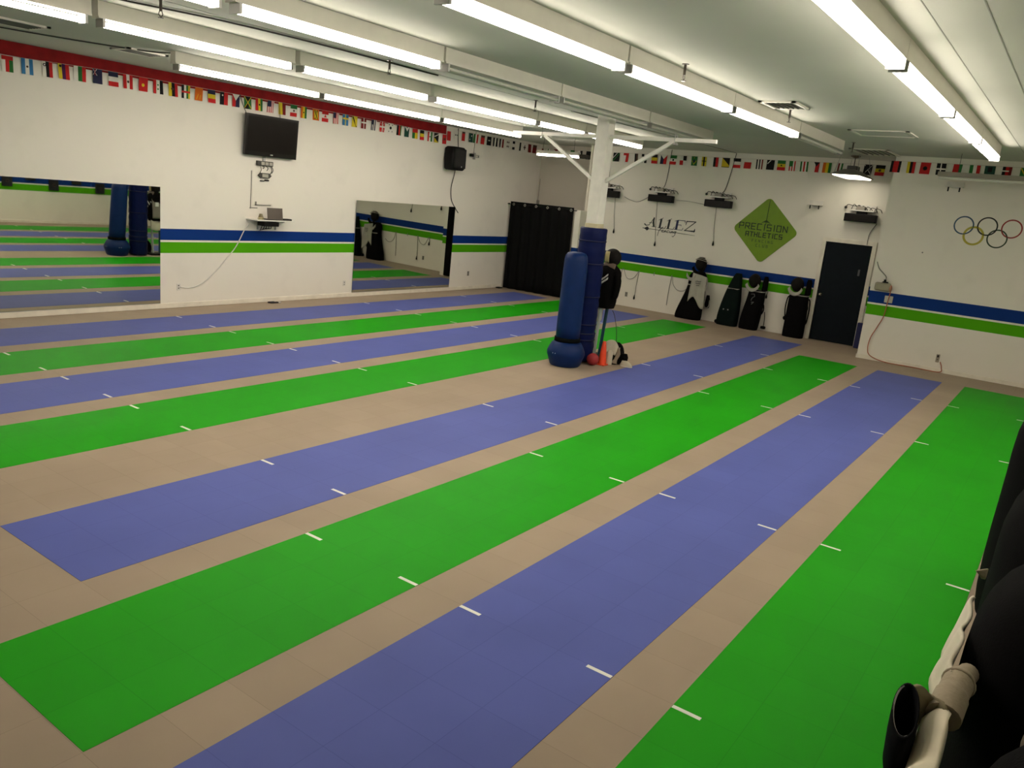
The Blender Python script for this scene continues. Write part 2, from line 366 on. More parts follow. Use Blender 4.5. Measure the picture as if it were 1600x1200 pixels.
# ================================================================= bunting
FC = {'w': (.80,.77,.70), 'r': (.55,.025,.025), 'g': (.03,.16,.04), 'b': (.05,.20,.42), 'n': (.03,.03,.07), 'k': (.014,.013,.014),
      'y': (.68,.52,.03), 'o': (.66,.14,.015), 'p': (.08,.02,.09), 'm': (.20,.02,.02), 't': (.02,.07,.05), 'd': (.09,.05,.035)}
FM = {k: mat('flag cloth ' + k, v, .8, spec=.15, var=.04) for k, v in FC.items()}
FK = list(FC); FMS = [FM[k] for k in FK]
FLAGS = [
 ('left', 5.295, 0.145, 3.603, 'red-topped white-green', 'V:wrg', 'R 0 .75 1 1 r'),
 ('left', 5.548, 0.15, 3.612, 'sky-blue and white', 'V:bwb', 'D .5 .5 .1 d'),
 ('left', 5.815, 0.139, 3.621, 'white-black-red', 'V:wkr', 'D .22 .78 .16 k;D .22 .78 .08 w'),
 ('left', 6.036, 0.153, 3.629, 'yellow-purple-red', 'V:ypr', 'D .2 .85 .12 k'),
 ('left', 6.271, 0.176, 3.637, 'white-green-red', 'V:wgr', ''),
 ('left', 6.525, 0.144, 3.645, 'navy ensign', 'V:n', 'L 0 .55 .45 1 .05 w;L 0 1 .45 .55 .05 w;R .2 .55 .26 1 r'),
 ('left', 6.763, 0.148, 3.645, 'navy-white-red', 'H:nwr', ''),
 ('left', 6.992, 0.152, 3.645, 'red-white-red crested', 'V:rwr', 'D .5 .5 .13 d'),
 ('left', 7.244, 0.147, 3.645, 'red yellow-sun', 'V:r', 'D .5 .45 .17 y'),
 ('left', 7.483, 0.162, 3.645, 'red-white-black starred', 'V:rwk', 'D .5 .35 .08 g;D .5 .65 .08 g'),
 ('left', 7.741, 0.156, 3.645, 'yellow-black-red crested', 'V:ykr', 'D .4 .55 .15 d'),
 ('left', 7.973, 0.149, 3.645, 'green-barred red-crossed', 'V:kwgy', 'R 0 .42 1 .56 r'),
 ('left', 8.211, 0.142, 3.645, 'orange-red', 'V:o', 'L .2 .1 .4 .5 .06 y;L .6 .1 .7 .45 .06 y'),
 ('left', 8.439, 0.145, 3.645, 'navy-yellow-red', 'H:nyr', ''),
 ('left', 8.685, 0.15, 3.645, 'black-crimson', 'V:kr', 'D .3 .75 .1 w'),
 ('left', 8.919, 0.141, 3.645, 'white-triangle red-navy', 'V:rn', 'T 0 1 1 1 .5 .5 w'),
 ('left', 9.154, 0.145, 3.645, 'yellow-saltire', 'V:g', 'T 0 0 1 0 .5 .5 k;T 0 1 1 1 .5 .5 k;L 0 0 1 1 .16 y;L 1 0 0 1 .16 y'),
 ('left', 9.395, 0.149, 3.645, 'red-yellow-green', 'V:ryg', 'D .5 .5 .12 k'),
 ('left', 9.65, 0.139, 3.645, 'blue-canton striped', 'V:rwrwrwrw', 'R 0 .5 .55 1 n'),
 ('left', 9.898, 0.157, 3.645, 'yellow-maroon', 'V:ym', ''),
 ('left', 10.167, 0.147, 3.645, 'green-white-red crested', 'H:gwr', 'D .5 .5 .13 d'),
 ('left', 10.4, 0.136, 3.645, 'orange-yellow-green', 'V:oyg', 'D .5 .5 .1 k'),
 ('left', 10.685, 0.155, 3.645, 'orange-bordered yellow', 'V:o', 'R .2 .12 .8 .88 y;L .3 .1 .7 .9 .12 k;L .7 .1 .3 .9 .12 k'),
 ('left', 10.923, 0.159, 3.645, 'red maple-leaf', 'H:rwr', 'T .3 .4 .7 .4 .5 .68 r'),
 ('left', 11.192, 0.147, 3.643, 'starred red-striped', 'V:rwrwrwrw', 'R 0 .5 .5 1 n'),
 ('left', 11.442, 0.151, 3.642, 'blue yellow-cross', 'V:b', 'R .4 0 .56 1 y;R 0 .55 1 .7 y'),
 ('left', 11.691, 0.138, 3.64, 'black-slashed yellow', 'V:y', 'L .1 1 .8 0 .2 k'),
 ('left', 11.937, 0.141, 3.639, 'maroon white-cross', 'V:m', 'R .4 0 .56 1 w;R 0 .5 1 .64 w'),
 ('left', 12.225, 0.145, 3.637, 'blue-white barred', 'V:nwnwnw', 'R 0 .55 .5 1 n'),
 ('left', 12.467, 0.148, 3.635, 'red with white crosses', 'V:r', 'R .42 0 .58 1 w;R 0 .42 1 .58 w;L 0 0 1 1 .06 w;L 1 0 0 1 .06 w'),
 ('left', 12.713, 0.152, 3.63, 'white with dark emblem', 'V:w', 'D .5 .55 .2 k;D .2 .2 .08 k;D .8 .2 .08 k;D .2 .85 .08 k;D .8 .85 .08 k'),
 ('left', 12.976, 0.136, 3.623, 'black-red-green', 'V:krg', ''),
 ('left', 13.215, 0.139, 3.617, 'white-triangle teal', 'V:t', 'T 0 1 1 1 .5 .55 w'),
 ('left', 13.469, 0.163, 3.611, 'red-topped green-yellow', 'V:gy', 'R 0 .6 1 1 r'),
 ('left', 13.698, 0.125, 3.605, 'black-yellow-red', 'H:kyr', ''),
 ('left', 13.964, 0.149, 3.603, 'red-white-green crested', 'V:rwg', 'D .5 .5 .12 d'),
 ('left', 14.182, 0.152, 3.602, 'black-yellow diagonal', 'V:k', 'T 0 0 1 0 0 .5 y;L 0 .6 1 .9 .1 w'),
 ('left', 14.461, 0.133, 3.6, 'dark crested red', 'V:r', 'D .5 .5 .22 d'),
 ('left', 14.61, 0.124, 3.69, 'plain crimson', 'V:r', ''),
 ('left', 14.868, 0.115, 3.738, 'faded white', 'V:w', 'D .3 .5 .16 k;D .75 .5 .14 k'),
 ('left', 15.136, 0.106, 3.738, 'brick-red', 'V:r', 'R 0 .8 1 1 d'),
 ('left', 15.408, 0.144, 3.738, 'grey-green patterned', 'V:t', 'D .3 .3 .12 w;D .7 .7 .12 w'),
 ('left', 15.613, 0.184, 3.738, 'green-white-crimson', 'V:gwr', ''),
 ('left', 15.881, 0.15, 3.738, 'brown-topped red', 'V:r', 'R 0 .75 1 1 d'),
 ('left', 16.131, 0.166, 3.738, 'charcoal', 'V:k', 'R .3 .5 .7 .6 w'),
 ('left', 16.386, 0.183, 3.738, 'black-white-black', 'V:kwk', ''),
 ('left', 16.646, 0.173, 3.738, 'black-white-maroon', 'V:kwm', ''),
 ('left', 16.912, 0.163, 3.738, 'white with brown spots', 'V:w', 'D .3 .25 .15 d;D .7 .25 .15 d;D .3 .75 .15 d;D .7 .75 .15 d'),
 ('left', 17.15, 0.166, 3.738, 'white with black blocks', 'V:w', 'R .3 .7 .9 1 k;R .3 0 .9 .3 k'),
 ('left', 17.428, 0.127, 3.738, 'black-barred', 'V:wk', ''),
 ('left', 17.66, 0.158, 3.738, 'white dark-crossed', 'V:w', 'R .4 .2 .6 .8 d;R .2 .42 .8 .58 d'),
 ('left', 17.883, 0.132, 3.738, 'rust-brown', 'V:m', ''),
 ('left', 18.13, 0.179, 3.738, 'dull maroon', 'V:m', 'R 0 .7 1 1 d'),
 ('alcove', 12.467, 0.113, 3.69, 'russet', 'V:m', 'D .5 .5 .2 d'),
 ('alcove', 12.259, 0.092, 3.69, 'dull striped', 'V:wgw', ''),
 ('alcove', 12.01, 0.141, 3.69, 'red-pennant', 'V:w', 'T 0 1 1 1 .5 0 m'),
 ('alcove', 11.757, 0.119, 3.69, 'black-and-white', 'V:kw', 'L .5 0 1 1 .12 k'),
 ('alcove', 11.493, 0.127, 3.69, 'olive', 'V:g', 'R .3 .4 .7 .6 k'),
 ('alcove', 11.253, 0.135, 3.69, 'grey with dark canton', 'V:w', 'R .5 .5 1 1 k'),
 ('alcove', 11.0, 0.143, 3.69, 'black', 'V:k', ''),
 ('back', 9.804, 0.176, 3.65, 'black-green diagonal', 'V:k', 'L 0 0 1 1 .2 g;L 0 .4 .6 1 .1 w'),
 ('back', 9.54, 0.139, 3.653, 'white red-cornered', 'V:wr', 'R 0 .75 1 1 r'),
 ('back', 9.272, 0.085, 3.655, 'black-brown', 'V:kd', ''),
 ('back', 9.057, 0.135, 3.657, 'black-white quartered', 'V:w', 'R 0 .7 .5 1 k;R .55 0 1 .4 k;R 0 0 .3 .2 d'),
 ('back', 8.787, 0.157, 3.66, 'black-yellow-red', 'H:kyr', ''),
 ('back', 8.541, 0.163, 3.662, 'white-triangle blue-red', 'V:nr', 'T 0 1 1 1 .5 .55 w'),
 ('back', 8.295, 0.161, 3.665, 'green-white-red', 'H:gwr', 'D .5 .5 .14 k'),
 ('back', 8.051, 0.166, 3.667, 'red and black quartered', 'V:w', 'R 0 0 .5 .5 r;R .5 .5 1 1 k'),
 ('back', 7.778, 0.14, 3.67, 'green diamond', 'V:g', 'T .1 .5 .9 .5 .5 .9 y;T .1 .5 .9 .5 .5 .1 y;D .5 .5 .2 n'),
 ('back', 7.54, 0.115, 3.672, 'yellow black-crossed', 'V:yky', 'R 0 .5 1 .58 k'),
 ('back', 7.257, 0.113, 3.675, 'black-red', 'V:kr', ''),
 ('back', 7.018, 0.179, 3.677, 'yellow-black diagonal', 'V:y', 'T 0 1 1 1 1 .2 k;R 0 0 1 .06 k'),
 ('back', 6.76, 0.168, 3.68, 'black-white-red', 'H:kwr', ''),
 ('back', 6.506, 0.159, 3.682, 'white-red', 'H:wrr', ''),
 ('back', 6.249, 0.149, 3.685, 'white black-barred', 'V:kwkwm', ''),
 ('back', 6.003, 0.167, 3.687, 'black white-slashed', 'V:k', 'L .1 .6 .5 1 .1 w'),
 ('back', 5.768, 0.172, 3.69, 'green-yellow-red', 'H:gyr', 'D .5 .5 .1 k'),
 ('back', 5.522, 0.162, 3.692, 'green-canton red-striped', 'V:rwrwrw', 'R 0 .45 .5 1 g'),
 ('back', 5.283, 0.166, 3.694, 'green-white-red-green', 'V:gwrwg', ''),
 ('back', 5.025, 0.118, 3.697, 'black-triangle red', 'V:wrr', 'T 0 1 1 1 .5 .55 k'),
 ('back', 4.807, 0.174, 3.699, 'red-yellow-green', 'V:oyg', ''),
 ('back', 4.556, 0.133, 3.701, 'red-green barred white', 'V:wmwg', ''),
 ('back', 3.992, 0.159, 3.707, 'black white-saltire', 'V:k', 'L 0 0 1 1 .12 w;L 1 0 0 1 .12 w'),
 ('back', 3.761, 0.18, 3.709, 'dark-yellow-red crested', 'H:kyr', 'D .5 .5 .15 d'),
 ('ring', 3.211, 0.173, 3.7, 'crimson black-edged', 'V:krrk', ''),
 ('ring', 2.953, 0.138, 3.7, 'yellow-black-red', 'V:ykr', ''),
 ('ring', 2.714, 0.167, 3.7, 'red black-eagle', 'V:r', 'D .5 .5 .22 k'),
 ('ring', 2.459, 0.153, 3.7, 'black white-cross', 'V:k', 'R .4 0 .52 1 w;R 0 .45 1 .58 w'),
 ('ring', 2.196, 0.14, 3.7, 'red-green', 'V:rrg', ''),
 ('ring', 1.929, 0.167, 3.7, 'green-white-red', 'V:gwr', ''),
 ('ring', 1.695, 0.163, 3.7, 'dark green', 'V:t', 'R .3 .5 .7 .9 k'),
 ('ring', 1.436, 0.141, 3.7, 'black-red striped', 'V:krm', 'R 0 .6 .7 .7 w'),
 ('ring', 1.18, 0.124, 3.7, 'yellow-slashed green', 'V:g', 'T 0 0 1 0 1 .6 k;L 0 1 1 0 .2 y'),
]

def flag_mesh(base, over, w, h, fr, rnd):
    """fr(a, z, d) maps local width, drop and distance off the wall to the room; a small curl keeps the cloth from being dead flat"""
    b = MB(); ph = rnd.uniform(0, 6.28); sk = rnd.uniform(-.012, .012); am = rnd.uniform(.003, .009)
    def P(u, v, d=0.):
        return fr((u-.5)*w + sk*(1-v), (v-1)*h, am*math.sin(u*5+ph)*(1.2-v) + d)
    def quad(u0, v0, u1, v1, c, d):
        n = 3; k = max(1, round((u1-u0)*6))
        for i in range(n):
            a = v0+(v1-v0)*i/n; e = v0+(v1-v0)*(i+1)/n
            for j in range(k):
                p = u0+(u1-u0)*j/k; q = u0+(u1-u0)*(j+1)/k
                b.add([P(p,a,d),P(q,a,d),P(q,e,d),P(p,e,d)], [(0,1,2,3)], FK.index(c))
    k, cs = base.split(':'); n = len(cs)
    for i, c in enumerate(cs):
        for dd in (0., -.002):
            if k == 'V': quad(i/n, 0, (i+1)/n, 1, c, dd)
            else: quad(0, 1-(i+1)/n, 1, 1-i/n, c, dd)
    for j, o in enumerate([x for x in over.split(';') if x]):
        t = o.split(); d = .0015 + .0008*j; ci = FK.index(t[-1]); a = [float(x) for x in t[1:-1]]
        if t[0] == 'R': quad(a[0], a[1], a[2], a[3], t[-1], d)
        elif t[0] == 'T': b.add([P(a[0],a[1],d), P(a[2],a[3],d), P(a[4],a[5],d)], [(0,1,2)], ci)
        elif t[0] == 'D': b.add([P(a[0]+a[2]*math.cos(2*PI*i/10), a[1]+a[2]*w/h*math.sin(2*PI*i/10), d) for i in range(10)], [list(range(10))], ci)
        elif t[0] == 'L':
            dx, dy = a[2]-a[0], a[3]-a[1]; l = math.hypot(dx, dy); nx, ny = -dy/l*a[4]/2, dx/l*a[4]/2
            cl = lambda q: min(1., max(0., q))
            b.add([P(cl(a[0]+nx),cl(a[1]+ny),d), P(cl(a[0]-nx),cl(a[1]-ny),d), P(cl(a[2]-nx),cl(a[3]-ny),d), P(cl(a[2]+nx),cl(a[3]+ny),d)], [(0,1,2,3)], ci)
    return b
WN = {'left': 'mirror wall', 'alcove': 'alcove wall', 'back': 'lettered back wall', 'ring': 'five-rings wall'}
WF = {'left': lambda c, z: (lambda a, dz, d: (c+a, 12.4505-d, z+dz)), 'alcove': lambda c, z: (lambda a, dz, d: (18.4865-d, c-a, z+dz)),
      'back': lambda c, z: (lambda a, dz, d: (17.8065-d, c-a, z+dz)), 'ring': lambda c, z: (lambda a, dz, d: (16.4065-d, c-a, z+dz))}
prev = {}; rnd = random.Random(3); strings = {}
for wl, c, w_, z, desc, base, over in FLAGS:
    h = .205 if wl != 'ring' else .20
    b = flag_mesh(base, over, w_, h, WF[wl](c, z), rnd)
    p = prev.get(wl)
    lb = ('%s flag right of the %s flag, %s bunting' % (desc, p, WN[wl])) if p else ('%s flag, leftmost on the %s bunting' % (desc, WN[wl]))
    o = b.build('bunting_flag', FMS)
    tag(o, lb, 'flag', 'bunting flags along the ' + WN[wl])
    prev[wl] = desc
    key = wl if not (wl == 'left' and c > 14.8) else 'left2'
    strings.setdefault(key, []).append((c, z))
m_str = mat('bunting cord', (.55, .50, .42), .8)
SL = {'left': 'thin bunting cord below the red band on the mirror wall', 'left2': 'thin bunting cord right of the loudspeaker, past the red band',
      'alcove': 'thin bunting cord across the shaded alcove wall', 'back': 'thin bunting cord above the scoring machines on the back wall',
      'ring': 'thin bunting cord above the five painted rings'}
for key, L_ in strings.items():
    if key == 'left': L_ = [q for q in L_ if q[1] < 3.68]; L_ = [(2.4, 3.62)] + L_
    if key == 'left2': L_ = L_ + [(18.4, 3.738)]
    if key == 'ring': L_ = L_ + [(.5, 3.70)]
    wl = 'left' if key.startswith('left') else key
    tag(MB().tube([WF[wl](c, z)(0, .002, -.004) for c, z in L_], .003, 6).build('bunting_string', m_str), SL[key], 'string', 'bunting strings')

# ================================================================= strip lights
TUBE_E = 27.
m_tube = mat('lit fluorescent tube', (.9, .9, .85), .3, var=0., emit=((1., .90, .79), TUBE_E))
m_tubeb = mat('lit fluorescent tube, brighter', (.9, .9, .85), .3, var=0., emit=((1., .89, .79), TUBE_E*1.08))
m_tubeoff = mat('unlit fluorescent tube', (.62, .62, .55), .3, var=.02)
m_hous = mat('light housing enamel', (.66, .64, .56), .45, var=.03)
def strip_light(x0, x1, y, lit, label, group, z=3.605):
    t = thing('strip_light', label, 'ceiling light', ((x0+x1)/2, y, CEIL), group)
    h = MB(); h.box((x0-.03, y-.055, z+.06), (x1+.03, y+.055, CEIL-.0))
    h.box((x0-.03, y-.065, z+.045), (x1+.03, y+.065, z+.061)); hb = h.build('housing', m_hous, t)
    for s in (-1, 1):
        MB().cyl((x0+.03, y+s*.042, z), (x1-.03, y+s*.042, z), .019, 12).build('tube', (m_tubeb if y > 7 else m_tube) if lit else m_tubeoff, t)
    for x in (x0+.02, x1-.02):
        e = MB(); e.box((x-.012, y-.066, z-.028), (x+.012, y+.066, z+.05)); e.build('socket', m_steel, hb)
ORD = ['nearest', 'second', 'third', 'fourth', 'fifth', 'sixth']
rows = [
 ('rightmost row', 1.41, [(4.16, 6.53), (6.60, 9.08), (9.14, 11.48), (11.55, 13.90)], []),
 ('second row from the right', 3.67, [(1.55, 4.05), (4.13, 6.53), (6.62, 9.13), (9.20, 11.68)], [(11.76, 14.15)]),  # first lit light is out of view, added to brighten the near floor
 ('middle row over the column', 5.66, [(1.45, 3.88), (4.02, 6.38)], [(6.47, 8.58), (8.66, 11.0), (11.09, 13.45)]),
 ('second row from the red band', 7.86, [(1.62, 4.02), (4.14, 6.34), (6.47, 8.67), (8.80, 11.33), (11.41, 12.9), (12.98, 15.2)], []),
 ('row nearest the red band', 10.02, [(6.26, 8.62), (8.68, 11.42), (11.49, 13.98)], []),
]
TH = ['first', 'second', 'third', 'fourth', 'fifth', 'sixth']
for rn, y, lit, off in rows:
    g = 'strip lights of the ' + rn
    for i, (a, b) in enumerate(lit):
        strip_light(a, b, y, True, 'lit strip light, %s from the camera end, %s' % (TH[i], rn), g)
    for i, (a, b) in enumerate(off):
        if len(off) == 1: lb = 'unlit strip light at the far end of the %s' % rn
        else: lb = 'unlit strip light, %s of the three unlit, %s' % (['nearest', 'middle', 'farthest'][i], rn)
        strip_light(a, b, y, False, lb, g)
# hung cross-wise light by the alcove, unlit one by the rings wall
def hung_light(p, q, lit, label, z, dark_end=None):
    p = Vector(p); q = Vector(q); d = (q-p).normalized(); n = Vector((-d.y, d.x, 0))
    t = thing('hanging_strip_light', label, 'ceiling light', tuple((p+q)/2))
    R = Matrix.Rotation(math.atan2(d.y, d.x), 3, 'Z'); c = (p+q)/2; L = (q-p).length
    MB().box((c.x-L/2-.02, c.y-.055, z+.03), (c.x+L/2+.02, c.y+.055, z+.10), rot=R, at=(c.x, c.y, z)).build('housing', m_hous if lit else mat('dusty grey housing', (.27, .25, .2), .5), t)
    for s in (-1, 1):
        MB().cyl(p+n*s*.04, q+n*s*.04, .019, 12).build('tube', m_tube if lit else m_tubeoff, t)
    for e in (.12, .88):
        w = p + (q-p)*e
        MB().cyl((w.x, w.y, z+.1), (w.x, w.y, CEIL), .004, 6).build('hanger_wire', m_wire, t)
    if dark_end: MB().bbox(*dark_end, .03).build('end_box', mat('dark brown box', (.055, .045, .03), .6), t)
    return t
hung_light((16.25, 11.05, 3.40), (16.25, 9.93, 3.40), True, 'short lit strip light hanging crosswise in front of the alcove', 3.40, ((16.19, 9.66, 3.37), (16.31, 9.90, 3.46)))
hung_light((15.45, 2.32, 3.395), (15.45, .05, 3.395), False, 'unlit grey strip light hanging in front of the five-rings wall', 3.395)
# lit hood light near the door
t = thing('hanging_hood_light', 'lit square hood light hanging on chains in front of the navy door', 'ceiling light', (16.95, 4.06, 3.41))
hx, hy = (16.34, 17.54), (3.80, 4.33)
h = MB(); z0, z1 = 3.41, 3.52; ix, iy = .28, .17
lo = [(hx[0],hy[0],z0),(hx[1],hy[0],z0),(hx[1],hy[1],z0),(hx[0],hy[1],z0)]
hi = [(hx[0]+ix,hy[0]+iy,z1),(hx[1]-ix,hy[0]+iy,z1),(hx[1]-ix,hy[1]-iy,z1),(hx[0]+ix,hy[1]-iy,z1)]
h.add(lo+hi, [(4,5,6,7),(0,1,5,4),(1,2,6,5),(2,3,7,6),(3,0,4,7)])
for a, b in (((hx[0],hy[0]),(hx[1],hy[0]+.012)), ((hx[0],hy[1]-.012),(hx[1],hy[1])), ((hx[0],hy[0]),(hx[0]+.012,hy[1])), ((hx[1]-.012,hy[0]),(hx[1],hy[1]))):
    h.box((a[0],a[1],z0-.012),(b[0],b[1],z0+.004))
h.build('hood', mat('brushed grey hood', (.36, .35, .31), .4, metal=.5), t)
MB().bbox((hx[0]+.03,hy[0]+.03,z0-.03),(hx[1]-.03,hy[1]-.03,z0+.002),.012).build('lamp_panel', mat('lit lamp panel', (.9,.9,.85), .3, var=0, emit=((1.,.9,.72), 5.5)), t)
MB().bbox((16.80,3.98,3.52),(17.08,4.16,3.60),.01).build('ballast_box', mat('dark grey box', (.10,.10,.09), .5), t)
MB().lathe([(.02,0),(.09,.025),(.09,.05)], (16.95,4.07,CEIL-.05), 20).build('ceiling_canopy', mat('bronze canopy', (.12,.09,.055), .4), t)
for (x, y) in ((hx[0]+.05,hy[0]+.05),(hx[1]-.05,hy[0]+.05),(hx[1]-.05,hy[1]-.05),(hx[0]+.05,hy[1]-.05)):
    MB().cyl((x,y,z0+.02),(16.95+(x-16.95)*.75,4.07+(y-4.07)*.75,CEIL), .0045, 6).build('chain', m_steel, t)
MB().cyl((16.95,4.07,3.59),(16.95,4.07,CEIL-.03), .008, 8).build('cord', m_wire, t)

# sprinkler heads, ceiling vents and stray ceiling things
SP = [(4.25, 7.02, 'ceiling sprinkler head at upper left beside a thin dark cable'), (7.05, 6.98, 'ceiling sprinkler head between the middle and second left light rows'),
      (10.1, 7.0, 'ceiling sprinkler head left of the column top'), (7.45, 3.48, 'ceiling sprinkler head between column and rightmost lights'), (10.5, 3.40, 'ceiling sprinkler head near the square air vent'),
      (14.35, 3.52, 'ceiling sprinkler head at the far end of the second lights row')]
sp0 = None
for x, y, lb in SP:
    if sp0 is None:
        sp0 = thing('sprinkler_head', lb, 'sprinkler', (x, y, CEIL), 'ceiling sprinkler heads')
        s = MB(); s.cyl((x,y,CEIL),(x,y,CEIL-.006),.035); s.cyl((x,y,CEIL),(x,y,CEIL-.10),.013); s.build('stem', mat('bronze sprinkler', (.055,.045,.035), .4, metal=.4), sp0)
        s = MB(); s.tube([(x-.012,y,CEIL-.10),(x-.02,y,CEIL-.125),(x,y,CEIL-.15)],.004,6); s.tube([(x+.012,y,CEIL-.10),(x+.02,y,CEIL-.125),(x,y,CEIL-.15)],.004,6)
        s.build('yoke', MATS['bronze sprinkler'], sp0)
        MB().cyl((x,y,CEIL-.15),(x,y,CEIL-.156),.024).build('deflector', MATS['bronze sprinkler'], sp0)
    else: dup(sp0, (x, y, CEIL), lb)
def vent(x, y, sx, sy, label, dark):
    t = thing('ceiling_vent', label, 'vent', (x, y, CEIL), 'ceiling vents')
    f = MB(); w = .045
    for a, b in (((x-sx,y-sy),(x+sx,y-sy+w)),((x-sx,y+sy-w),(x+sx,y+sy)),((x-sx,y-sy),(x-sx+w,y+sy)),((x+sx-w,y-sy),(x+sx,y+sy))):
        f.box((a[0],a[1],CEIL-.02),(b[0],b[1],CEIL))
    f.build('vent_frame', m_hous, t)
    s = MB(); n = 6
    for k in range(n):
        yy = y-sy+w+(2*sy-2*w)*(k+.5)/n
        s.box((x-sx+w,yy-.012,CEIL-.016),(x+sx-w,yy+.012,CEIL-.004), rot=Matrix.Rotation(.5,3,'X'))
    s.build('louvres', mat('vent louvre grey', dark, .6), t)
vent(10.05, 3.40-.06, .30, .22, 'square louvred air vent in the ceiling, second lights row right', (.10,.10,.085))
vent(15.9, 3.50, .55, .33, 'dark grille in the ceiling behind the hanging hood light', (.12,.12,.10))
vent(6.2, 10.75, .28, .22, 'dark ceiling grille near the red band and lights end', (.10,.095,.08))
vent(4.50, 10.50, .34, .26, 'dark brown grille standing in for ceiling shade at the far upper left of the photo', (.06,.055,.04))  # louvred panel added in place of a soft shadowy patch on the ceiling
t = thing('ceiling_hatch', 'flush square ceiling hatch with pale edge near the end wall', 'hatch', (12.8, 2.75, CEIL))
f = MB()
for a, b in (((12.45,2.35),(12.50,3.17)),((13.15,2.35),(13.20,3.17)),((12.45,2.35),(13.2,2.40)),((12.45,3.12),(13.2,3.17))): f.box((a[0],a[1],CEIL-.012),(b[0],b[1],CEIL))
f.build('hatch_frame', m_hous, t); MB().box((12.49,2.39,CEIL-.006),(13.16,3.13,CEIL+.01)).build('hatch_panel', m_ceil, t)
def cord(name, pts, r, m, label, cat='cable', group=None, n=8):
    return tag(MB().tube(bez(pts, 10), r, 6).build(name, m), label, cat, group)
cord('ceiling_cable', [(3.0,7.62,CEIL-.012),(4.1,7.45,CEIL-.012),(4.98,7.19,CEIL-.012),(6.2,7.075,CEIL-.010),(8.0,7.07,CEIL-.008)], .009, m_wire, 'thin dark cable running along the ceiling at upper left')
cord('ceiling_cable', [(3.6,11.3,CEIL-.01),(5.0,11.0,CEIL-.012),(6.1,10.5,CEIL-.012),(6.3,10.08,CEIL-.012)], .009, m_wire, 'thin dark cable near the red band, leading to the lights')
cord('ceiling_cable', [(11.2,7.07,CEIL-.008),(13.5,6.95,CEIL-.008),(15.8,6.85,CEIL-.008),(17.78,6.8,CEIL-.008)], .006, m_wireg, 'thin grey cable crossing the ceiling toward the back wall')

# ================================================================= column, cross arms and wall pad
CX, CY = 10.73, 6.14
t = thing('column', 'white steel column with cross arms, padded in blue below', 'column', (CX, CY, 0))
MB().bbox((CX-.10,CY-.10,0),(CX+.10,CY+.10,CEIL),.012).build('shaft', m_white, t)
MB().bbox((CX-.106,CY-.106,2.05),(CX+.106,CY+.106,2.13),.01).build('tape_wrap', mat('yellowed tape', (.62,.56,.36), .6), t)
def bar(p, q, w, name, m, par):
    p = Vector(p); q = Vector(q); d = (q-p); L = d.length; d.normalize()
    up = Vector((1,0,0)); s = d.cross(up).normalized()
    vs = [c + up*a*w + s*b*w for c in (p, q) for a, b in ((-1,-1),(1,-1),(1,1),(-1,1))]
    return MB().add(vs, [(0,1,2,3),(4,5,6,7),(0,1,5,4),(1,2,6,5),(2,3,7,6),(3,0,4,7)]).build(name, m, par)
bar((CX,CY+.1,3.392),(CX,7.80,3.392),.026,'cross_arm',m_white,t); bar((CX,CY-.1,3.392),(CX,4.40,3.392),.026,'cross_arm',m_white,t)
bar((CX,CY+.1,2.755),(CX,7.20,3.37),.024,'brace',m_white,t); bar((CX,CY-.1,2.755),(CX,5.03,3.37),.024,'brace',m_white,t)
for y in (7.24, 5.00):
    c = MB(); c.tube([(CX+.035,y,3.335),(CX+.035,y,3.47),(CX-.035,y,3.47),(CX-.035,y,3.335)],.006,6); c.box((CX-.05,y-.012,3.325),(CX+.05,y+.012,3.347)); c.build('clamp', m_steel, t)
m_vinyl = mat('blue vinyl', (.0048, .023, .112), .42, spec=.16, var=.08, bump=.10, bscale=8)
m_vinyld = mat('navy vinyl pad', (.0035, .0085, .064), .45, spec=.12, var=.1, bump=.12, bscale=7)
t = thing('column_pad', 'tall dark blue padding wrapped around the white column', 'pad', (CX, CY, 0))
prof = [(.105,.02),(.19,.02),(.205,.05)]
for k in range(1, 40):
    z = .05 + k*.0492; prof.append((.208 + .004*math.sin(k*1.9) + (-.006 if k in (6, 9, 11, 19, 30, 37) else 0), z))
prof += [(.208,2.045),(.195,2.065),(.105,2.065)]
pc = MB().lathe(prof, (CX,CY,0), 40).build('pad_cover', m_vinyld, t)
for z in (.36, .46, .60, 1.03, 1.53, 1.87):
    MB().lathe([(.205,-.010),(.2135,-.008),(.2135,.008),(.205,.010)], (CX,CY,z), 40).build('strap', mat('navy webbing', (.007,.009,.045), .7), pc)
# free-standing punching bag
PX, PY = 10.23, 6.09
t = thing('punching_bag', 'blue freestanding punching bag in front of the padded column', 'punching bag', (PX, PY, 0))
MB().lathe([(.0,.0),(.215,.0),(.235,.02),(.258,.09),(.288,.175),(.286,.22),(.262,.28),(.225,.345),(.19,.37),(.0,.37)], (PX,PY,0), 40).build('base', m_vinyl, t)
MB().lathe([(.17,.365),(.196,.37),(.196,.43),(.17,.435)], (PX,PY,0), 40).build('collar', mat('black foam collar', (.0045,.0055,.0055), .9, spec=.05), t)
bc = MB().lathe([(.0,.40),(.180,.40),(.184,.6),(.181,1.0),(.178,1.4),(.175,1.58),(.164,1.645),(.135,1.685),(.083,1.70),(.0,1.703)], (PX,PY,0), 40)
for v in bc.v: v.x += .066*max(0, v.z-.4)/1.3; v.y += .039*max(0, v.z-.4)/1.3      # leans back toward the column pad
bc.build('cover', m_vinyl, t)
for ax, ay in ((-.984, .12), (-.25, .97)):
    e = MB(); q = Vector((ay, -ax, 0)); up_ = Vector((-ax*.55, -ay*.55, .83)); c = Vector((PX+ax*.284, PY+ay*.284, .212))
    e.tube([c+q*(.024*math.cos(a))+up_*(.026*math.sin(a)) for a in [-.5+k*(PI+1.)/12 for k in range(13)]], .0045, 6); e.build('emblem', mat('pale print', (.42,.48,.55), .5), t)

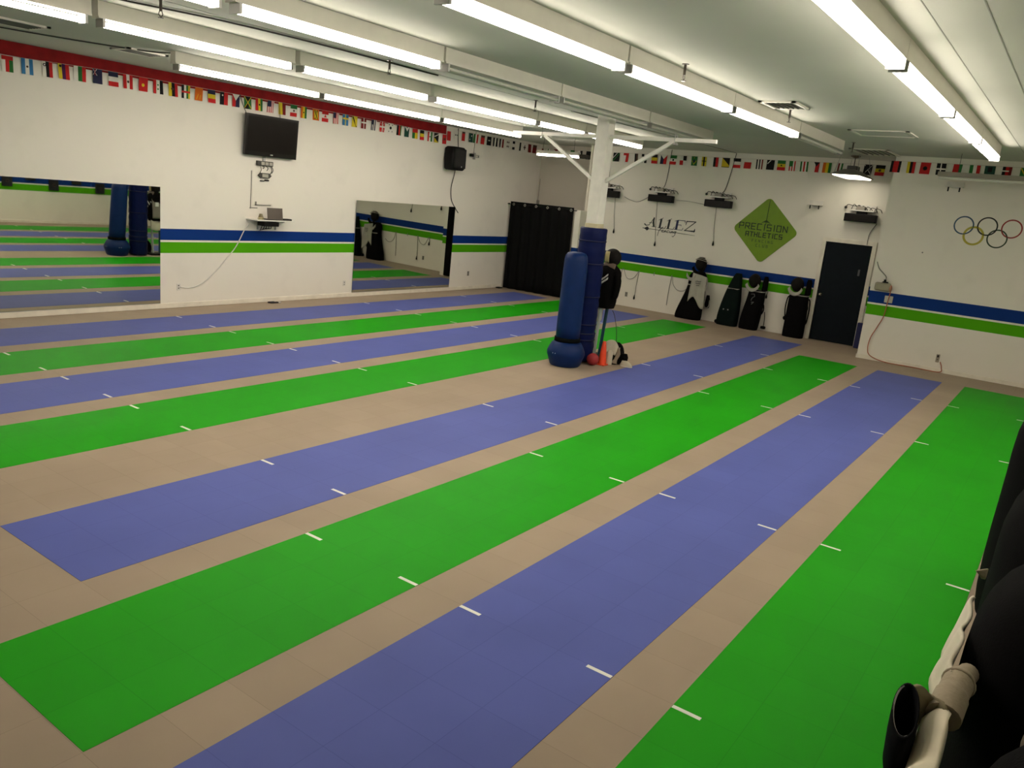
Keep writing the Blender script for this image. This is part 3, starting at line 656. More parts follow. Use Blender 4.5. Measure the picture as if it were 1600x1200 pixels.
# practice dummy behind the pad: stand, torso jacket, mask
DX, DY = 11.22, 6.045
t = thing('practice_dummy', 'dressed fencing practice dummy standing behind the blue padded column', 'dummy', (DX, DY, 0))
b = MB(); b.bbox((DX-.20,DY-.12,0),(DX+.22,DY+.20,.05),.02); b.build('stand_base', m_black, t)
for dx in (-.11, .11):
    MB().cyl((DX+dx*.8,DY+.06,.05),(DX+dx,DY+.02,.9),.026,14).build('stand_leg', mat('pale grey tube', (.38,.42,.40), .4) if dx < 0 else mat('dark teal tube', (.008,.05,.075), .4), t)
torso = MB(); torso.loft([(DX,DY,.83,.15,.125),(DX,DY,.92,.185,.15),(DX,DY,1.1,.17,.145),(DX,DY-.01,1.28,.19,.165),(DX,DY-.01,1.40,.21,.165),(DX,DY,1.47,.16,.12),(DX,DY,1.52,.08,.075)], 28, 2.4, wob=.015, seed=4)
jk = torso.build('jacket', m_blackc, t, sub=1)
MB().sheet(lambda u, v: (DX-.15+.30*u, DY+.155+.025*math.sin(u*PI)-.06*v*v, .90+.50*v), 8, 8, .012).build('plastron', mat('grey chest cloth', (.22,.20,.17), .85), jk)
MB().bbox((DX-.10,DY+.168,1.19),(DX-.01,DY+.186,1.29),.006).build('badge', mat('white badge', (.75,.75,.72), .6), jk)
st = MB()
for k in range(3):
    st.sheet(lambda u, v, k=k: (DX-.17-.03*k+.01*v, DY-.06+.17*u-.02*k, 1.40-.05*k-.14*u+.03*v), 6, 2, .012)
st.build('shoulder_stripes', mat('pale grey braid', (.55,.55,.52), .7), jk)
hd = MB(); hd.sphere((DX,DY-.02,1.625),.125,24,16,sc=(1.0,1.12,1.12)); mk = hd.build('mask', mat('black mask mesh', (.010,.008,.007), .6, spec=.12, bump=.6, bscale=220), t)
MB().sheet(lambda u, v: (DX-.125-.012*math.sin(v*PI), DY-.03+.07*u, 1.55+.17*v), 3, 6, .01).build('mask_trim', mat('gold mask trim', (.50,.43,.20), .45), mk)
MB().sheet(lambda u, v: (DX-.115+.035*v, DY-.14+.24*u, 1.46+.07*v+.02*math.sin(u*PI)), 8, 3, .012).build('mask_bib', mat('brown bib', (.14,.10,.075), .7), mk)
MB().tube(bez([(DX-.05,DY-.14,1.40),(DX-.10,DY-.22,1.25),(DX-.08,DY-.18,1.02)],6), [.055]*6+[.05]*6+[.045], 12).build('sleeve', m_blackc, jk)
MB().sheet(lambda u, v: (DX-.17+.30*u, DY+.10+.02*math.sin(7*u), .86-.22*v-.05*math.sin(3*u)), 10, 5, .01).build('breeches_cloth', mat('off-white cloth', (.62,.58,.47), .85), t)

# things at the foot of the column
bl = MB(); bl.sphere((10.62,5.83,.0955),.095,28,18)
tag(bl.build('rubber_ball', mat('dull red rubber', (.34,.025,.03), .55)), 'dull red rubber ball beside the orange cone', 'ball')
t = thing('traffic_cone', 'orange traffic cone at the foot of the padded column', 'cone', (10.80, 5.76, 0))
m_or = mat('orange cone plastic', (.85, .075, .022), .45, var=.04)
MB().bbox((10.725,5.685,0),(10.875,5.835,.018),.008).build('base', m_or, t)
MB().lathe([(.066,.018),(.062,.05),(.046,.22),(.026,.365),(.020,.375),(.0,.375)], (10.80,5.76,0), 28).build('body', m_or, t)
# heap of kit behind the cone
m_offw = mat('off-white canvas', (.55,.50,.39), .85, bump=.25, bscale=40)
m_tan = mat('tan canvas', (.30,.24,.17), .85, bump=.25, bscale=40)
HX, HY = 11.13, 5.74
t = thing('kit_heap', 'open kit bag with white and tan gear spilling out behind the orange cone', 'bag', (HX, HY, 0))
MB().loft([(HX,HY,.0,.15,.13),(HX,HY,.09,.17,.15),(HX+.01,HY-.01,.20,.15,.13),(HX+.02,HY-.02,.29,.10,.09),(HX+.02,HY-.02,.33,.04,.04)], 24, 2.3, wob=.035, seed=9).build('bag_body', m_blackc, t, sub=1)
MB().sheet(lambda u, v: (HX-.17+.10*v+.02*math.sin(6*u), HY-.10+.25*u, .16+.21*v-.10*(u-.5)**2*4*v), 10, 8, .02).build('canvas_flap', m_offw, t)
MB().loft([(HX-.20,HY-.02,.0,.045,.055),(HX-.20,HY-.02,.10,.05,.06),(HX-.18,HY-.02,.19,.045,.05),(HX-.17,HY-.02,.22,.02,.025)], 16, 2.2, wob=.05, seed=2).build('pale_glove', m_offw, t)
MB().sheet(lambda u, v: (HX-.155+.06*v, HY-.15+.09*u+.015*math.sin(v*8), .02+.26*v*(1-.3*u)), 6, 8, .018).build('tan_glove', m_tan, t)
MB().loft([(HX-.02,HY-.20,.06,.05,.05),(HX-.02,HY-.20,.13,.055,.055),(HX-.01,HY-.19,.18,.04,.04)], 18, 2.2, wob=.04, seed=3).build('black_pouch', m_blackc, t)
t2 = thing('shoe', 'pale trainer lying on the floor right of the kit bag', 'shoe', (HX-.09, HY-.29, 0))
MB().loft([(HX-.09,HY-.275,.012,.04,.10),(HX-.09,HY-.275,.03,.042,.105),(HX-.085,HY-.27,.055,.038,.085),(HX-.08,HY-.245,.085,.03,.05)], 20, 2.2).build('upper', m_offw, t2)
MB().loft([(HX-.09,HY-.275,.002,.044,.106),(HX-.09,HY-.275,.016,.045,.108)], 20, 2.2).build('sole', mat('white sole', (.7,.68,.62), .6), t2)
wr = MB(); wr.tube(bez([(11.08,5.70,.34),(11.06,5.72,.55),(11.10,5.80,.74),(11.12,5.86,.82)],8), .006, 6)
tag(wr.build('body_wire', m_wire), 'thin dark body wire hanging from the practice dummy to the kit bag', 'cable')

# ================================================================= things on the mirror wall
m_screen = mat('television screen glass', (.010, .008, .007), .16, spec=.35, var=.02)
t = thing('television', 'black flat television high on the mirror wall', 'television', (9.61, YL-.12, 2.66))
R = Matrix.Rotation(.07, 3, 'X'); at = (9.61, YL-.10, 3.02)
MB().box((9.045,YL-.135,2.668),(10.172,YL-.075,3.372),rot=R,at=at).build('television_case', mat('glossy black plastic', (.010,.009,.008), .2, spec=.5), t)
MB().box((9.09,YL-.139,2.745),(10.127,YL-.132,3.335),rot=R,at=at).build('screen', m_screen, t)
MB().box((9.585,YL-.139,2.695),(9.64,YL-.133,2.712),rot=R,at=at).build('maker_badge', m_steel, t)
MB().box((9.36,YL-.085,2.85),(9.86,YL-.002,3.15)).build('wall_bracket', m_black, t)
cord('television_cable', [(9.0,YL-.012,3.66),(9.05,YL-.03,3.5),(9.09,YL-.07,3.37)], .006, m_wire, 'thin black cable running up from the left corner of the television')
cord('television_cable', [(9.84,YL-.012,3.63),(9.845,YL-.02,3.5),(9.845,YL-.04,3.36)], .005, m_wire, 'thin dark cable running up from the television top, right of centre')
# devices under the screen
t = thing('scoring_controller', 'wide dark controller box hanging just below the television', 'controller', (9.53, YL-.03, 2.49))
MB().bbox((9.36,YL-.05,2.50),(9.71,YL-.002,2.585),.008).build('case', mat('dark grey plastic', (.05,.047,.04), .5), t)
for k in range(3): MB().box((9.445+.088*k,YL-.053,2.515),(9.515+.088*k,YL-.049,2.57)).build('display', mat('pale display', (.42,.40,.33), .4), t)
MB().box((9.50,YL-.03,2.585),(9.55,YL-.002,2.68)).build('bracket', m_steel, t)
c = MB()
for a, b, z in ((9.43,9.44,2.37),(9.50,9.50,2.45),(9.57,9.59,2.42),(9.67,9.66,2.35),(9.69,9.70,2.38)): c.tube(bez([(a,YL-.03,2.50),((a+b)/2+.02,YL-.04,(2.5+z)/2),(b,YL-.02,z)],6),.006,6)
c.build('leads', m_wire, t)
t = thing('remote_receiver', 'small hexagonal dark box below the wide controller', 'controller', (9.545, YL-.03, 2.28))
b = MB(); zc = 2.33; pts = [(9.40,zc),(9.45,zc+.045),(9.63,zc+.045),(9.68,zc),(9.63,zc-.045),(9.45,zc-.045)]
b.add([(x,YL-.045,z) for x,z in pts]+[(x,YL-.002,z) for x,z in pts], [tuple(range(6))[::-1], tuple(range(6,12))]+[(i,(i+1)%6,6+(i+1)%6,6+i) for i in range(6)]); b.build('case', MATS['dark grey plastic'], t)
MB().box((9.475,YL-.049,zc-.03),(9.605,YL-.044,zc+.03)).build('display', MATS['pale display'], t)
b = MB(); b.bbox((9.55,YL-.03,2.235),(9.64,YL-.004,2.26),.005); b.bbox((9.45,YL-.028,2.225),(9.54,YL-.004,2.243),.005); b.build('plug', m_black, t)
cord('wall_conduit', [(9.275,YL-.006,2.40),(9.27,YL-.008,2.1),(9.262,YL-.008,1.765),(9.264,YL-.008,1.752),(9.41,YL-.008,1.745)], .007, m_wireg, 'thin grey cable running down the wall to the laptop shelf', 'cable', None, 4)
MB_ = MB(); MB_.box((9.30,YL-.004,1.83),(9.76,YL-.0005,2.42)); tag(MB_.build('cover_panel', m_wp), 'flat painted wall panel below the small hexagonal box', 'panel')
b = MB(); b.box((9.36,YL-.02,1.795),(9.70,YL-.004,1.81)); b.box((9.36,YL-.02,1.795),(9.385,YL-.004,1.86)); tag(b.build('wall_clip', m_wireg), 'L-shaped grey clip on the wall above the laptop', 'clip')
t = thing('wall_shelf', 'narrow white wall shelf carrying a laptop', 'shelf', (9.57, YL-.17, 1.51))
MB().bbox((9.17,YL-.34,1.535),(10.0,YL-.002,1.555),.006).build('shelf_board', m_white, t)
for x in (9.42, 9.82): b = MB(); b.box((x-.012,YL-.26,1.515),(x+.012,YL-.002,1.535)); b.box((x-.012,YL-.02,1.36),(x+.012,YL-.002,1.52)); b.build('bracket', m_steel, t)
MB().bbox((9.36,YL-.30,1.44),(9.68,YL-.08,1.52),.012).build('under_box', m_black, t)
c = MB()
for k in range(5): c.tube(bez([(9.46+.045*k,YL-.10,1.45),(9.44+.055*k,YL-.09,1.39),(9.47+.03*k,YL-.02,1.345+.008*k)],6),.007,6)
c.build('leads', m_black, t)
t = thing('laptop', 'open grey laptop on the white wall shelf', 'laptop', (9.58, YL-.2, 1.555))
MB().bbox((9.42,YL-.31,1.555),(9.76,YL-.10,1.572),.005).build('keyboard_base', mat('dark laptop case', (.03,.027,.025), .4), t)
MB().box((9.42,YL-.305,1.572),(9.755,YL-.293,1.775),rot=Matrix.Rotation(-.12,3,'X'),at=(9.58,YL-.30,1.572)).build('screen_lid', mat('grey-brown laptop lid', (.115,.095,.08), .35), t)
b = MB(); b.bbox((9.78,YL-.30,1.555),(9.97,YL-.14,1.585),.008); tag(b.build('tablet', m_black), 'flat black tablet lying at the right end of the shelf', 'tablet')
b = MB(); b.lathe([(.035,0),(.045,.04),(.036,.07),(.028,.10)], (9.345,YL-.2,1.555), 16); tag(b.build('glass_jar', mat('olive glass', (.20,.17,.09), .2)), 'small olive jar behind the laptop on the shelf', 'jar')
b = MB()
for k in range(4): b.torus((9.25+.035*k,YL-.27+.01*k,1.578),(.3,1,.2*k),.018,.006,14,6)
tag(b.build('trinket', mat('yellowish metal', (.50,.45,.25), .35, metal=.6)), 'small yellowish coil of connectors at the left end of the shelf', 'connector')
cord('power_lead', [(9.22,YL-.02,1.45),(9.13,YL-.012,1.33),(8.97,YL-.010,1.05),(8.80,YL-.010,.86),(8.55,YL-.010,.60),(8.28,YL-.010,.40),(8.05,YL-.012,.335),(7.87,YL-.014,.352)], .0085, m_wirew, 'white power cord swooping down the wall from the shelf')
def outlet(name, p, ax, label, col=None, w=.035, h=.057):
    m_ = col or m_wireg; b = MB(); x, y, z = p
    if ax == 'y': b.bbox((x-w,y-.008,z-h),(x+w,y,z+h),.004)
    else: b.bbox((x-.008,y-w,z-h),(x,y+w,z+h),.004)
    t = thing(name, label, 'outlet', (x, y, z-h)); b.build('plate', m_, t)
    s = MB()
    for dz in (-.022, .022):
        if ax == 'y': s.box((x-.012,y-.0095,z+dz-.010),(x+.012,y-.0075,z+dz+.010))
        else: s.box((x-.0095,y-.012,z+dz-.010),(x-.0075,y+.012,z+dz+.010))
    s.build('socket', mat('socket grey', (.12,.11,.09), .5), t)
    return t
outlet('wall_outlet', (7.84,YL,.355), 'y', 'wall outlet where the white power cord plugs in', m_wirew)
outlet('wall_outlet', (11.62,YL,.29), 'y', 'small wall outlet just left of the smaller mirror', m_wirew)
outlet('wall_outlet', (15.75,YL,.40), 'y', 'wall outlet between the smaller mirror and the curtain', m_wireg)
# loudspeaker
t = thing('loudspeaker', 'black loudspeaker on the mirror wall below the end of the red band', 'loudspeaker', (14.70, YL-.17, 2.85))
b = MB(); b.loft([(14.70,YL-.17,2.84,.20,.12),(14.70,YL-.17,2.87,.235,.15),(14.70,YL-.17,3.1,.25,.16),(14.70,YL-.17,3.32,.24,.155),(14.70,YL-.17,3.36,.20,.12)], 28, 5); b.build('cabinet', m_black, t)
b = MB(); b.sheet(lambda u, v: (14.50+.40*u, YL-.332-.012*math.sin(u*PI), 2.89+.43*v), 8, 8, .01); b.build('grille', mat('black speaker mesh', (.014,.013,.012), .8, bump=.5, bscale=400), t)
MB().cyl((14.74,YL-.352,2.925),(14.74,YL-.345,2.925),.016).build('speaker_badge', m_steel, t)
MB().box((14.64,YL-.05,3.0),(14.76,YL,3.2)).build('wall_bracket', m_black, t)
cord('loose_cable', [(14.93,YL-.012,3.79),(14.95,YL-.014,3.55),(14.94,YL-.05,3.32),(14.96,YL-.03,3.1),(14.90,YL-.02,2.75),(14.83,YL-.014,2.45),(14.86,YL-.014,2.20),(14.96,YL-.014,2.05),(15.16,YL-.014,1.87)], .010, m_wire, 'black cable dangling down the wall from the loudspeaker')
t = thing('wall_camera', 'small dark bracket device hanging on a wire right of the loudspeaker', 'camera', (15.57, YL-.06, 3.15))
b = MB(); b.bbox((15.40,YL-.09,3.205),(15.50,YL-.02,3.275),.01); b.build('camera_body', m_black, t)
b = MB(); b.box((15.49,YL-.05,3.245),(15.74,YL-.03,3.262)); b.box((15.49,YL-.05,3.20),(15.74,YL-.03,3.215)); b.box((15.725,YL-.05,3.20),(15.745,YL-.03,3.262)); b.box((15.56,YL-.07,3.15),(15.585,YL-.002,3.30)); b.build('bracket', m_steel, t)
MB().tube([(15.57,YL-.012,3.30),(15.60,YL-.012,3.79)], .005, 6).build('wire', m_wire, t)
b = MB(); b.bbox((9.62,YL-.20,.0),(9.80,YL-.14,.022),.008); b.bbox((9.60,YL-.155,.0),(9.74,YL-.115,.03),.010)
t = thing('floor_brush', 'small dark brush with a pale tip lying by the baseboard', 'brush', (9.72, YL-.16, 0))
b.build('brush_head', m_black, t); MB().bbox((9.79,YL-.195,.001),(9.86,YL-.15,.02),.006).build('pale_tip', m_wirew, t)

# ================================================================= curtain in the alcove opening
t = thing('curtain', 'black curtain hung on grommets across the alcove opening', 'curtain', (17.165, 11.4, 0))
cy0, cy1 = 10.44, 12.38
MB().sheet(lambda u, v: (17.165 + .024*math.sin(u*2*PI*7)*(.6+.4*(1-v)) + .012*math.sin(u*41+v*2), cy1-(cy1-cy0)*u, .015+2.235*v), 120, 10, .006).build('curtain_cloth', mat('black curtain cloth', (.006,.006,.006), .9, spec=.08), t)
for k in range(6):
    b = MB(); b.torus((17.135, cy1-.13-(cy1-cy0-.2)*k/5, 2.185),(1,0,0),.026,.008,18,8); b.build('grommet', mat('chrome grommet', (.55,.53,.48), .3, metal=.9), t)
b = MB(); b.cyl((17.165,YL-.002,2.185),(17.165,10.36,2.185),.010,12); b.sphere((17.165,12.42,2.185),.022,12,8)
tag(b.build('curtain_rod', m_black), 'thin black rod holding the curtain', 'curtain rod')
b = MB(); b.tube([(XA-.012,12.43,2.2),(XA-.012,12.42,2.9)], .008, 6); b.bbox((XA-.03,12.38,2.22),(XA,12.46,2.34),.006)
tag(b.build('switch_box', m_wireg), 'small grey switch box in the alcove corner above the curtain', 'switch')
b = MB(); b.bbox((16.9,12.30,0),(17.05,12.42,.03),.01); tag(b.build('door_wedge', m_black), 'small dark wedge on the floor at the curtain foot', 'wedge')

# ================================================================= lettering strokes
def strokes(b, segs, org, du, dv, dn, w, th=.004, m=0):
    """flat ribbon strokes: segs are polylines of (u, v[, width]) on a wall with axes du, dv"""
    org = Vector(org); du = Vector(du); dv = Vector(dv); dn = Vector(dn)
    for pl in segs:
        for i in range(len(pl)-1):
            p, q = pl[i], pl[i+1]; wp = p[2] if len(p) > 2 else w; wq = q[2] if len(q) > 2 else w
            dx, dy = q[0]-p[0], q[1]-p[1]; l = math.hypot(dx, dy) or 1e-6; ex, ey = dx/l, dy/l; nx, ny = -ey, ex
            e = min(w*.45, .5*min(wp, wq))
            P = [(p[0]-ex*e+nx*wp/2, p[1]-ey*e+ny*wp/2), (p[0]-ex*e-nx*wp/2, p[1]-ey*e-ny*wp/2), (q[0]+ex*e-nx*wq/2, q[1]+ey*e-ny*wq/2), (q[0]+ex*e+nx*wq/2, q[1]+ey*e+ny*wq/2)]
            lo = [org + du*x + dv*y for x, y in P]; hi = [c + dn*th for c in lo]
            b.add(lo+hi, [(0,1,2,3),(4,5,6,7),(0,1,5,4),(1,2,6,5),(2,3,7,6),(3,0,4,7)], m)
    return b
GL = {  # squared capitals on a 1 x 1 cell
 'P': [[(0,0),(0,1),(.85,1),(.85,.45),(0,.45)]], 'R': [[(0,0),(0,1),(.85,1),(.85,.45),(.1,.45)],[(.42,.45),(.9,0)]],
 'E': [[(.85,1),(0,1),(0,0),(.85,0)],[(0,.5),(.7,.5)]], 'C': [[(.85,1),(0,1),(0,0),(.85,0)]], 'I': [[(.2,0),(.2,1)]],
 'S': [[(.85,1),(0,1),(0,.5),(.85,.5),(.85,0),(0,0)]], 'O': [[(0,0),(0,1),(.85,1),(.85,0),(0,0)]], 'N': [[(0,0),(0,1),(.85,0),(.85,1)]],
 'A': [[(0,0),(0,1),(.85,1),(.85,0)],[(0,.42),(.85,.42)]], 'T': [[(0,1),(.9,1)],[(.45,1),(.45,0)]], 'H': [[(0,0),(0,1)],[(.85,0),(.85,1)],[(0,.5),(.85,.5)]],
 'L': [[(0,1),(0,0),(.8,0)]], 'F': [[(0,0),(0,1),(.85,1)],[(0,.5),(.7,.5)]], 'G': [[(.85,1),(0,1),(0,0),(.85,0),(.85,.45),(.5,.45)]],
 'U': [[(0,1),(0,0),(.85,0),(.85,1)]], 'B': [[(0,0),(0,1),(.75,1),(.75,.55),(.85,.45),(.85,0),(0,0)],[(0,.52),(.75,.52)]]}
def word(b, txt, x, y, cw, ch, gap, org, du, dv, dn, w, m=0, slant=0.):
    for c in txt:
        k = .45 if c == 'I' else 1.
        strokes(b, [[(x+p[0]*cw*(1 if c != 'I' else 1)+p[1]*ch*slant, y+p[1]*ch) for p in pl] for pl in GL[c]], org, du, dv, dn, w, m=m)
        x += cw*k + gap
    return x
# green diamond club sign on the back wall
SC = (XB-.012, 5.888, 2.187); DU, DV, DN = (0,-1,0), (0,0,1), (-1,0,0)
t = thing('club_sign', 'green diamond club sign with black lettering on the back wall', 'sign', (XB-.01, 5.888, 1.51))
hs, rr = .735, .10
pts = []
for k, (cx_, cy_) in enumerate(((0,1),(-1,0),(0,-1),(1,0))):
    for i in range(7):
        a = PI/4 + k*PI/2 + (PI/2)*i/6
        cc = (hs - rr*1.414)
        pts.append((cx_*cc + rr*math.cos(a), cy_*cc*.985 + rr*math.sin(a)))
b = MB(); n = len(pts)
b.add([(XB-.010, SC[1]-u, SC[2]+v) for u, v in pts]+[(XB-.0005, SC[1]-u, SC[2]+v) for u, v in pts], [tuple(range(n)), tuple(range(n,2*n))[::-1]]+[(i,(i+1)%n,n+(i+1)%n,n+i) for i in range(n)])
m_sign = mat('green sign board', (.165,.29,.004), .5, var=.05)
b.build('sign_board', m_sign, t)
m_ink = mat('black sign ink', (.012,.022,.012), .6); m_ink2 = mat('dark green sign ink', (.05,.095,.012), .6)
b = MB(); sorg = (XB-.0102, SC[1], SC[2])
word(b, 'PRECISION', -.585, .005, .104, .125, .033, sorg, DU, DV, DN, .017)
b.build('lettering', m_ink, t)
b = MB(); word(b, 'ATHLETICS', -.415, -.150, .073, .095, .026, sorg, DU, DV, DN, .017); b.build('lettering', m_ink, t)
b = MB(); word(b, 'FENCING', -.25, -.265, .040, .055, .036, sorg, DU, DV, DN, .008); word(b, 'CLUB', -.145, -.365, .040, .055, .036, sorg, DU, DV, DN, .008); b.build('small_lettering', m_ink2, t)
b = MB(); strokes(b, [[(.012,.655,.010),(.0,.20,.016)]], sorg, DU, DV, DN, .014)
strokes(b, [[(-.10,.158,.004),(-.05,.185,.022),(.0,.20,.05),(.05,.185,.022),(.10,.158,.004)],[(0,.19),(0,.13)]], sorg, DU, DV, DN, .012); b.build('sword_graphic', m_ink2, t)
# ALLEZ fencing wall lettering
t = thing('wall_lettering', 'dark blue-grey ALLEZ fencing lettering on the back wall', 'lettering', (XB-.004, 8.22, 1.86))
m_let = mat('dark slate lettering', (.030,.034,.040), .6); m_letb = mat('navy lettering', (.022,.026,.09), .6)
lorg = (XB-.0005, 8.22, 2.0)
def lw(segs, mt, name='letter', w=.014): strokes(MB0, segs, lorg, DU, DV, DN, w, th=.003)
x0 = -.60
A_ = [[(x0+.00,.045,.03),(x0+.045,.012,.02),(x0+.12,.03,.014),(x0+.235,.21,.012)],[(x0+.235,.21,.03),(x0+.225,.12,.045),(x0+.25,.0,.05)],[(x0+.12,.085,.012),(x0+.23,.085,.012)],[(x0+.20,.0,.012),(x0+.31,-.0,.012)]]
L1 = [[(x0+.425,.195,.05),(x0+.405,.0,.05)],[(x0+.36,-.012,.012),(x0+.54,-.012,.014),(x0+.565,.045,.010)],[(x0+.36,.165,.008),(x0+.47,.225,.012)]]
L2 = [[(x+.205 if False else x+.215,y,*r) for x,y,*r in pl] for pl in L1]
E_ = [[(x0+.845,.20,.055),(x0+.83,.0,.055)],[(x0+.775,.185,.010),(x0+.86,.212,.014),(x0+1.03,.212,.014),(x0+1.035,.165,.010)],[(x0+.86,.105,.012),(x0+.94,.108,.014),(x0+.945,.085,.010)],[(x0+.78,-.008,.012),(x0+.98,-.008,.012),(x0+1.0,.04,.010)]]
Z_ = [[(x0+1.06,.12,.010),(x0+1.075,.205,.022),(x0+1.30,.212,.020),(x0+1.05,-.005,.016)],[(x0+1.04,-.008,.018),(x0+1.18,-.008,.022),(x0+1.29,-.006,.040),(x0+1.295,.05,.010)]]
for sg, mt in ((A_, m_let),(L1, m_let),(L2, m_let),(E_, m_letb),(Z_, m_let)):
    MB0 = MB(); lw(sg, mt); MB0.build('letter', mt, t)
MB0 = MB()
lw([[(-.635,-.055,.016),(-.56,-.058,.014),(-.2,-.066,.009)],[(.16,-.075,.012),(.40,-.088,.010),(.72,-.098,.004)]], m_let, w=.01)
lw([[(-.60,-.058,.004),(-.535,-.058,.075),(-.50,-.058,.085),(-.47,-.058,.005)],[(-.53,-.01,.01),(-.53,-.11,.01)]], m_let, w=.01)
MB0.build('sword_graphic', m_let, t)
S_ = lambda pts, dx: [(x+dx+.25*y, y-.10) for x, y in pts]
MB0 = MB(); scr = []
scr.append(S_([(.0,-.10),(-.01,.0),(.02,.09),(.06,.115),(.05,.085),(.01,.05)], -.20)); scr.append(S_([(-.03,.03),(.06,.035)], -.19))
def e_(d): scr.append(S_([(.0,.015),(.04,.03),(.035,.05),(.01,.045),(.0,.015),(.02,-.005),(.06,.01)], d))
def n_(d): scr.append(S_([(.0,.0),(.01,.045),(.012,.0),(.04,.045),(.045,.005),(.065,.01)], d))
e_(-.135); n_(-.07); scr.append(S_([(.045,.04),(.02,.05),(.0,.02),(.02,-.003),(.055,.01)], .0)); scr.append(S_([(.01,.045),(.012,.0),(.035,.01)], .062)); n_(.105)
scr.append(S_([(.045,.045),(.01,.045),(.0,.015),(.025,.0),(.05,.045),(.045,-.04),(.02,-.085),(-.01,-.07)], .18))
lw(scr, m_let, w=.011); MB0.build('script_lettering', m_let, t)
# five rings
t = thing('ring_emblem', 'five interlaced coloured rings painted on the end wall', 'emblem', (XR-.003, 1.54, 2.33))
for y, z, c, nm in ((1.904,2.668,(.035,.09,.16),'blue'),(1.537,2.683,(.010,.010,.010),'black'),(1.166,2.677,(.33,.035,.03),'red'),(1.722,2.502,(.46,.40,.045),'yellow'),(1.352,2.488,(.03,.055,.03),'green')):
    b = MB(); n = 48; w_ = .0115 if nm != 'yellow' else .018
    for i in range(n):
        a, c2 = 2*PI*i/n, 2*PI*(i+1)/n
        P = [(XR-.003, y-math.cos(q)*r, z+math.sin(q)*r) for q, r in ((a,.150-w_),(a,.150+w_),(c2,.150+w_),(c2,.150-w_))]
        Q = [(XR-.0003, p[1], p[2]) for p in P]; b.add(P+Q, [(0,1,2,3),(4,5,6,7),(0,1,5,4),(2,3,7,6)])
    o = b.build('painted_ring', mat(nm + ' ring paint', c, .5), t); o['label'] = nm + ' ring'

# ================================================================= scoring machines
def scorer(y, label):
    t = thing('scoring_machine', label, 'scoring machine', (XB-.12, y, 2.58), 'scoring machines on the back wall')
    dc = MB().bbox((XB-.19,y-.315,2.585),(XB-.06,y+.315,2.745),.012).build('display_case', m_black, t)
    MB().box((XB-.193,y-.29,2.605),(XB-.1895,y+.29,2.725)).build('display_face', mat('smoked display', (.010,.008,.0075), .35, spec=.15), dc)
    MB().bbox((XB-.15,y-.10,2.745),(XB-.04,y+.10,2.80),.008).build('neck', m_black, t)
    b = MB(); b.box((XB-.20,y-.24,2.80),(XB,y+.24,2.822)); b.box((XB-.03,y-.24,2.79),(XB,y+.24,2.93)); b.build('bracket', m_white, t)
    b = MB(); b.bbox((XB-.17,y-.05,2.822),(XB-.05,y+.11,2.90),.01); b.build('power_box', mat('grey power box', (.30,.28,.24), .45), t)
    b = MB()
    for k in range(6):
        a = y+.22-.09*k; b.tube(bez([(XB-.09,a,2.83),(XB-.13-.01*k,a-.05,2.93-.012*k),(XB-.07,a-.11,2.86),(XB-.03,a-.14,2.80)],6), .007, 6)
    b.tube(bez([(XB-.05,y+.34,2.87),(XB-.06,y+.30,2.92),(XB-.08,y+.18,2.90),(XB-.10,y+.05,2.91)],6), .007, 6); b.sphere((XB-.05,y+.345,2.86),.028,10,8)
    b.build('leads', m_wire, t)
    return t
s0 = scorer(8.42, 'black scoring machine on the back wall above the ALLEZ lettering')
dup(s0, (XB-.12, 9.86, 2.58), 'black scoring machine on the back wall partly behind the white column')
dup(s0, (XB-.12, 7.00, 2.58), 'black scoring machine on the back wall just left of the green diamond')
dup(s0, (XB-.12, 3.93, 2.555), 'black scoring machine on the back wall above the navy door')
def bare_bracket(x, y, z, label, grp=None):
    t = thing('equipment_bracket', label, 'bracket', (x-.1, y, z), 'empty white wall brackets')
    MB().bbox((x-.20,y-.14,z),(x,y+.14,z+.018),.004).build('bracket_shelf', m_white, t)
    b = MB(); b.box((x-.02,y-.14,z),(x,y+.14,z+.10)); b.build('bracket_lip', m_white, t)
    for s in (-.09, .09): MB().cyl((x-.12,y+s,z),(x-.12,y+s,z-.075),.012,10).build('peg', m_black, t)
    return t
bare_bracket(XB, 4.89, 2.815, 'empty white bracket with two pegs, right of the green diamond')
bare_bracket(XR, 2.17, 3.30, 'empty white bracket with two pegs, high on the five-rings wall')
# cords on the back wall
cord('machine_cable', [(XB-.012,8.36,3.79),(XB-.012,8.38,3.3),(XB-.02,8.40,3.05),(XB-.06,8.42,2.92)], .007, m_wire, 'thin cable rising from the scoring machine above the ALLEZ lettering')
cord('machine_cable', [(XB-.012,6.80,3.79),(XB-.012,6.87,3.3),(XB-.02,6.93,3.0),(XB-.06,6.97,2.91)], .008, m_wire, 'thin cable rising from the scoring machine left of the green diamond')
cord('machine_cable', [(XB-.012,9.98,3.70),(XB-.012,9.95,3.3),(XB-.02,9.93,3.0),(XB-.06,9.90,2.92)], .007, m_wire, 'thin cable rising from the scoring machine behind the column')
cord('machine_cable', [(XB-.008,9.45,2.63),(XB-.010,9.25,2.56),(XB-.010,9.05,2.545),(XB-.010,8.80,2.68)], .006, m_wireg, 'thin sagging cable between the two left scoring machines')
cord('machine_cable', [(XB-.008,8.08,2.66),(XB-.010,7.75,2.66),(XB-.010,7.35,2.62)], .005, m_wireg, 'thin cable between the middle two scoring machines')
cord('machine_cable', [(XB-.022,3.62,2.56),(XB-.024,3.72,2.35),(XB-.024,3.73,2.12)], .006, m_wire, 'thin cable from the scoring machine down to the door frame')
